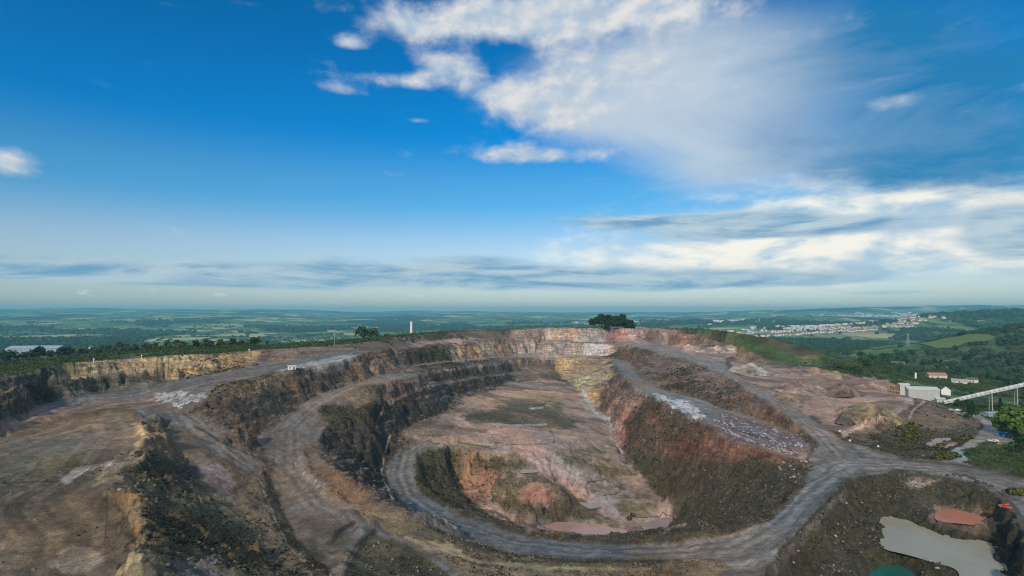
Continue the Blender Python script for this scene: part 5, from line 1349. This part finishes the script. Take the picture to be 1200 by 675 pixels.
for k in range(20):
    gorse(1066 + rt.gauss(0, 6), 508 + rt.gauss(0, 6), rt.uniform(.9, 1.6), 'yellow flowering gorse on the mound left of the pinkish pond', 'gorse on the mound left of the pink pond')
for k in range(26):
    f = k / 25; gorse(1096 + 40 * f + rt.uniform(-2, 2), 526.5 - 14 * f + rt.uniform(-2, 2), rt.uniform(.9, 1.5), 'yellow gorse along the right bank of the pinkish pond', 'gorse along the pink pond')
for k in range(18):
    gorse(1098 + rt.uniform(-3, 25), 537 + rt.uniform(-3, 2), rt.uniform(.9, 1.5), 'yellow gorse on the verge between the pink pond and the haul road', 'gorse on the road verge')
for k in range(12):
    gorse(1183 + rt.uniform(-1, 18), 579 + rt.uniform(-2, 2), rt.uniform(.9, 1.4), 'yellow gorse at the right edge beside the branching road', 'gorse at the right edge')
gorse(738, 609.5, 1.3, 'bright yellow bush on the spit by the pink pool, lower left of the pair', None)
gorse(741.5, 606, 1.3, 'bright yellow bush on the spit by the pink pool, upper right of the pair', None)

# ------------------------------------------------------------------ uncountable greenery and stones
def scatter_mesh(name, label, P, S, seed, mat_, tri=4, flat=False):
    """many tiny clumps: each a fan of bent blades / facets round its point"""
    n = len(P); rs = np.random.RandomState(seed)
    V = np.zeros((n, tri * 3, 3), np.float32)
    for k in range(tri):
        a = rs.uniform(0, 6.28, n); t = rs.uniform(.15, 1.0, n)
        base = P + np.stack([np.cos(a), np.sin(a), np.zeros(n)], -1) * (S * rs.uniform(.1, .6, n))[:, None]
        b_ = a + rs.uniform(1.0, 2.2, n)
        w_ = S * rs.uniform(.45, .8, n)
        V[:, k * 3 + 0] = base + np.stack([np.cos(b_) * w_, np.sin(b_) * w_, -.1 * S], -1)
        V[:, k * 3 + 1] = base - np.stack([np.cos(b_) * w_, np.sin(b_) * w_, .1 * S], -1)
        lean = S * rs.uniform(.1, .5, n)
        V[:, k * 3 + 2] = base + np.stack([np.cos(a) * lean, np.sin(a) * lean, S * rs.uniform(.5, 1.1, n)], -1)
    F = np.arange(n * tri * 3).reshape(-1, 3)
    o = link(name, fast_mesh(name, V.reshape(-1, 3), F, mat_)); tag(o, label, kind='stuff')
    return o
rs = np.random.RandomState(5)
vis = (PXf > -60) & (PXf < 1260) & (TYf < 720)
w_area = (TYf / 300.0) ** 0.8
prob = np.where(vis, np.clip(AUX[:, 1] - .26, 0, 1) * (AUX[:, 3] < .35) * w_area * (KIND != 1) * (KIND != 2) * np.where(KIND == 3, .15, 1) * (vnoise(TXf / 6., TYf / 6., 201) + .55), 0)
prob = np.clip(prob, 0, None)
NT_ = 120000
ids = rs.choice(N, NT_, p=prob / prob.sum())
jx = rs.uniform(-.6, .6, NT_); jy = rs.uniform(-.6, .6, NT_)
P = np.stack([TXf[ids] + jx, TYf[ids] + jy, np.zeros(NT_)], -1); P[:, 2] = full_z(P[:, 0].astype(np.float32), P[:, 1].astype(np.float32)) + CAMZ - .05
S = (0.22 + 0.55 * rs.random_sample(NT_) ** 2.5) * np.clip(TYf[ids] / 260, .8, 1.6)
green = (KIND[ids] == 4)
M_SCRUB = leaf_mat('scrub', (.022, .021, .012), (.105, .085, .040), 0, .18); M_HEATH = leaf_mat('heath', (.030, .055, .014), (.090, .120, .030), 0, .12)
scatter_mesh('scrub', 'dark low scrub and grass tussocks on the quarry banks', P[~green], S[~green], 1, M_SCRUB)
scatter_mesh('heath', 'green heather and grass tussocks on the moor', P[green], S[green] * 1.5, 2, M_HEATH)
# loose stones
prob = np.where(vis & (KIND != 4), (0.25 + AUX[:, 0]) * w_area * np.clip(vnoise(TXf / 5., TYf / 5., 211) + .15, 0, 1) * np.where(KIND == 1, .1, np.where(KIND == 3, .12, 1)), 0)
NS_ = 16000
ids = rs.choice(N, NS_, p=prob / prob.sum())
P = np.stack([TXf[ids] + rs.uniform(-.6, .6, NS_), TYf[ids] + rs.uniform(-.6, .6, NS_), np.zeros(NS_)], -1); P[:, 2] = full_z(P[:, 0].astype(np.float32), P[:, 1].astype(np.float32)) + CAMZ
S = (.18 + .5 * rs.random_sample(NS_) ** 4)
octa = np.array([(1, 0, 0), (0, 1, 0), (-1, 0, 0), (0, -1, 0), (0, 0, .8), (0, 0, -.8)], np.float32); of = np.array([(0, 1, 4), (1, 2, 4), (2, 3, 4), (3, 0, 4), (1, 0, 5), (2, 1, 5), (3, 2, 5), (0, 3, 5)])
V = P[:, None, :] + octa[None] * S[:, None, None] * rs.uniform(.6, 1.35, (NS_, 6, 1))
F = (of[None] + (np.arange(NS_) * 6)[:, None, None]).reshape(-1, 3)
tag(link('loose_stones', fast_mesh('loose_stones', V.reshape(-1, 3), F, mat('rubble', (.20, .165, .135), .95, .2, .5, .35))), 'loose stones and rubble over the quarry benches', kind='stuff')

# far woods: many rough crowns
def lump_proto(seed):
    bm = bmesh.new(); bmesh.ops.create_icosphere(bm, subdivisions=1, radius=1.0); rg = random.Random(seed)
    for v in bm.verts: v.co *= rg.uniform(.70, 1.25); v.co.z = v.co.z * .8 + .55
    V = np.array([v.co[:] for v in bm.verts], np.float32); F = np.array([[q.index for q in f.verts] for f in bm.faces if f.calc_center_median().z > .15]); bm.free()
    return V, F
LP_ = [lump_proto(s) for s in range(6)]
def lumps(name, label, P, S, seed, mat_):
    rs_ = np.random.RandomState(seed); kind = rs_.randint(0, 6, len(P)); Vs = []; Fs = []; b0 = 0
    for k in range(6):
        q = kind == k; n = q.sum()
        if not n: continue
        V0, F0 = LP_[k]; a = rs_.uniform(0, 6.28, n); c, s = np.cos(a)[:, None], np.sin(a)[:, None]
        X = V0[None, :, 0] * c - V0[None, :, 1] * s; Y = V0[None, :, 0] * s + V0[None, :, 1] * c
        V = np.stack([X, Y, np.repeat(V0[None, :, 2], n, 0)], -1) * (S[q] * rs_.uniform(.8, 1.2, n))[:, None, None] + P[q][:, None, :]
        Vs.append(V.reshape(-1, 3)); Fs.append((F0[None] + (np.arange(n) * len(V0))[:, None, None]).reshape(-1, 3) + b0); b0 += n * len(V0)
    tag(link(name, fast_mesh(name, np.concatenate(Vs), np.concatenate(Fs), mat_)), label, kind='stuff')
M_WOOD = leaf_mat('far_wood', (.014, .034, .012), (.040, .075, .020), 0, .03)
def far_points(n, d0, d1, seed, thr, fn, pw=1.0):
    rs_ = np.random.RandomState(seed); px = rs_.uniform(-120, 1320, n); d = d0 * (d1 / d0) ** (rs_.random_sample(n) ** pw)
    x = ((px - HX) / FPX * d).astype(np.float32); y = d.astype(np.float32)
    k = fn(x, y) > thr * rs_.random_sample(n) ** .3
    x, y = x[k], y[k]
    return np.stack([x, y, full_z(x, y) + CAMZ - .5], -1), rs_
P, r_ = far_points(26000, 985, 5200, 31, .55, lambda a, b: wood_mask(a, b) * (1 - pasture_mask(a, b)), .8)
lumps('far_woodland', 'dark woods spread over the far country', P, r_.uniform(5, 9, len(P)) * np.clip(P[:, 1] / 1700, .75, 1.9), 3, M_WOOD)
# hedgerow trees on the open fields, in lines
rs_ = np.random.RandomState(77); HP = []
for k in range(620):
    px = rs_.uniform(-100, 1300); d = 1000 * 5.5 ** rs_.random_sample(); x = (px - HX) / FPX * d
    a = rs_.choice([.25, 1.8, .9]) + rs_.normal(0, .15); L = rs_.uniform(80, 260); n = int(L / 14)
    for j in range(n):
        t = (j + rs_.uniform(-.4, .4)) * 14 - L / 2
        if rs_.random_sample() < .82: HP.append((x + math.cos(a) * t, d + math.sin(a) * t))
HP = np.array(HP, np.float32); HP = HP[(HP[:, 1] > 990) & (town_mask(HP[:, 0], HP[:, 1]) < .5) & (pasture_mask(HP[:, 0], HP[:, 1]) < .5)]
P = np.stack([HP[:, 0], HP[:, 1], full_z(HP[:, 0].copy(), HP[:, 1].copy()) + CAMZ - .5], -1)
lumps('hedgerow_trees', 'hedgerow trees between the far fields', P, rs_.uniform(3, 6.5, len(P)) * np.clip(P[:, 1] / 2200, .8, 1.6), 4, M_WOOD)
# woods on the near slopes behind the rim (moor to valley)
rs_ = np.random.RandomState(78); n = 5200
px = rs_.uniform(-120, 1320, n); d = rs_.uniform(520, 990, n); x = ((px - HX) / FPX * d).astype(np.float32); y = d.astype(np.float32)
z = full_z(x, y)
spur = np.exp(-((x - 1010) / 330) ** 2 - ((y - 960) / 300) ** 2)
keep = (((spur > .22) | ((px < 470) & (d > 640)) | ((px > 1000) & (d > 600) & (fbm(x, y, 120, 3, .6, 221) > .02))) & (fbm(x, y, 90, 3, .6, 223) > -.28)) & (pasture_mask(x, y) < .5) & (z < -30) & (z < -24 - (d - 520) * .02)
P = np.stack([x, y, z + CAMZ - .4], -1)[keep]
lumps('near_woodland', 'woods on the slopes just behind the quarry and on the right-hand spur', P, rs_.uniform(3.2, 6.0, len(P)), 5, M_WOOD)

# ------------------------------------------------------------------ towns
M_HOUSE = mat('town_render', (.62, .57, .50), .85, .2, .12, .02, rand=.12); M_TROOF = mat('town_roof', (.20, .13, .11), .85, .2, .2, .05, rand=.1)
def town_proto(L, D, H, r):
    b = MB(); b.prism([(-L / 2, -D / 2, -2), (-L / 2, D / 2, -2), (-L / 2, D / 2, H), (-L / 2, 0, H + r), (-L / 2, -D / 2, H)], (L, 0, 0)); wm = b.mesh('wall', M_HOUSE)
    b = MB()
    for s in (-1, 1): b.prism([(-L / 2 - .3, s * (D / 2 + .4), H - .2), (-L / 2 - .3, s * (D / 2 + .4), H + .1), (-L / 2 - .3, 0, H + r + .3), (-L / 2 - .3, 0, H + r + .05)], (L + .6, 0, 0))
    return wm, b.mesh('roof', M_TROOF)
TP = [town_proto(14, 8, 6, 2.5), town_proto(10, 8, 6, 3), town_proto(24, 9, 6, 3), town_proto(30, 16, 7, 1.5)]
TP_NP = []
for wm, rm in TP:
    TP_NP.append((np.array([v.co[:] for v in wm.vertices], np.float32)))
rs_ = np.random.RandomState(91); n = 16000
px = rs_.uniform(560, 1300, n); d = 2500 * (9000 / 2500) ** (rs_.random_sample(n) ** 1.0); x = ((px - HX) / FPX * d).astype(np.float32); y = d.astype(np.float32)
tm = town_mask(x, y); keep = (tm > .25 + .5 * rs_.random_sample(n)) & (fbm(x, y, 90, 2, .6, 233) > -.22)
x, y, px = x[keep], y[keep], px[keep]; z = full_z(x, y) + CAMZ
order = np.argsort(y)
ang = np.round(fbm(x, y, 400, 2, .5, 235) * 6) * .35 + .15
print('town houses', len(x))
for i in order[:270]:
    k = rs_.randint(0, 4) if rs_.random_sample() < .35 else rs_.randint(0, 3)
    o = thing('town_house', 'small pale house at the near side of the town in the valley', 'house', (float(x[i]), float(y[i]), float(z[i])), float(ang[i]), 'houses at the near side of the town')
    link('wall', TP[k][0], o); link('roof', TP[k][1], o)
rest = order[270:]
Vs, Fs, b0 = [], [], 0
for i in rest:
    L, D, H, r = [(16, 9, 6, 2.5), (12, 9, 7, 3), (26, 10, 7, 3), (44, 20, 9, 2)][rs_.randint(0, 4)]
    s_ = 1.0 + .25 * min(1, max(0, (y[i] - 3500) / 3000))
    pts = np.array([(-L / 2, -D / 2, -2), (L / 2, -D / 2, -2), (L / 2, D / 2, -2), (-L / 2, D / 2, -2), (-L / 2, -D / 2, H), (L / 2, -D / 2, H), (L / 2, D / 2, H), (-L / 2, D / 2, H)], np.float32) * s_
    c_, sn = math.cos(ang[i]), math.sin(ang[i])
    Vs.append(np.stack([pts[:, 0] * c_ - pts[:, 1] * sn + x[i], pts[:, 0] * sn + pts[:, 1] * c_ + y[i], pts[:, 2] + z[i]], -1))
    Fs.append(np.array([(0, 1, 5, 4), (1, 2, 6, 5), (2, 3, 7, 6), (3, 0, 4, 7), (4, 5, 6, 7)]) + b0); b0 += 8
tag(link('far_town', fast_mesh('far_town', np.concatenate(Vs), np.concatenate(Fs), M_HOUSE)), 'mass of far town houses too small to tell apart', kind='stuff')
# scattered farmsteads on the left fields
for k, (px, d, lab) in enumerate([(45, 1500, 'white farmstead in the far left fields, leftmost'), (105, 1700, 'white farmstead right of the leftmost far farm'), (232, 2300, 'white farmstead in the middle of the left fields'), (1062, 1250, 'white farm shed among the pale valley fields')]):
    house(lab, at_depth(px, d), .3 * k, 20, 9, 5.5, 3, cat='farmstead', name='farmstead')
# pale fields in the right valley
M_FIELD = mat('pale_pasture', (.13, .18, .055), .95, .1, .2, .03)
for k, (px0, px1, d0, d1, lab) in enumerate(PAST):
    n_, m_ = 16, 8; V = []; F = []
    for i in range(m_ + 1):
        for j in range(n_ + 1):
            dd = d0 + (d1 - d0) * i / m_ + 8 * math.sin(j * .7 + k); xx = (px0 + (px1 - px0) * j / n_ - HX) / FPX * (d0 + d1) / 2 + (dd - d0) * .35
            V.append((xx, dd))
    V = np.array(V, np.float32); zz = full_z(V[:, 0].copy(), V[:, 1].copy()) + CAMZ + 1.2
    for i in range(m_):
        for j in range(n_): a = i * (n_ + 1) + j; F.append((a, a + 1, a + n_ + 2, a + n_ + 1))
    tag(link('pasture', fast_mesh('pasture', np.concatenate([V, zz[:, None]], 1), np.array(F), M_FIELD, True)), lab, kind='structure')

# ------------------------------------------------------------------ neighbours in a row get their place in it
ORD = ['first', 'second', 'third', 'fourth', 'fifth', 'sixth', 'seventh', 'eighth', 'ninth', 'tenth', 'eleventh', 'twelfth', 'thirteenth', 'fourteenth', 'fifteenth', 'sixteenth', 'seventeenth', 'eighteenth', 'nineteenth', 'twentieth', 'twenty-first', 'twenty-second', 'twenty-third', 'twenty-fourth', 'twenty-fifth', 'twenty-sixth', 'twenty-seventh', 'twenty-eighth', 'twenty-ninth', 'thirtieth', 'thirty-first', 'thirty-second']
byg = {}
for o in COL.objects:
    if o.parent is None and o.get('group') and o.get('category'): byg.setdefault((o['group'], o['label']), []).append(o)
for (g_, lab), os_ in byg.items():
    if 1 < len(os_) <= 32:
        os_.sort(key=lambda o: o.location.x / max(o.location.y, 1))
        for k, o in enumerate(os_): o['label'] = lab + ', ' + ORD[k] + ' from left'
# ------------------------------------------------------------------ air: one even, thin haze round the whole place
def build_haze():
    bm = bmesh.new()
    bmesh.ops.create_cube(bm, size=1.0)
    me = bpy.data.meshes.new('haze'); 
    x0, x1, y0, y1, z0, z1 = -32000, 32000, -1500, 19600, HAZE_BOTTOM, HAZE_TOP
    for v in bm.verts:
        v.co = (x0 if v.co.x < 0 else x1, y0 if v.co.y < 0 else y1, z0 if v.co.z < 0 else z1)
    bm.to_mesh(me); bm.free()
    m = bpy.data.materials.new('haze'); m.use_nodes = True
    g = NT(m.node_tree)
    out = g.n('ShaderNodeOutputMaterial'); v = g.n('ShaderNodeVolumePrincipled')
    v.inputs['Color'].default_value = (.27, .80, 1.0, 1)
    v.inputs['Density'].default_value = 9.5e-5
    v.inputs['Anisotropy'].default_value = 0.0
    g.t.links.new(v.outputs[0], out.inputs['Volume'])
    me.materials.append(m)
    o = bpy.data.objects.new('haze', me); COL.objects.link(o)
    o['kind'] = 'stuff'; o['label'] = 'thin blue haze over the far country'; 
    o.display_type = 'WIRE'
HAZE_BOTTOM = float(TZf.min()) + CAMZ - 3.0
HAZE_TOP = max(CAMZ + 6.0, float(TZf.max()) + CAMZ + 12.0)
print('haze', HAZE_BOTTOM, HAZE_TOP)
build_haze()
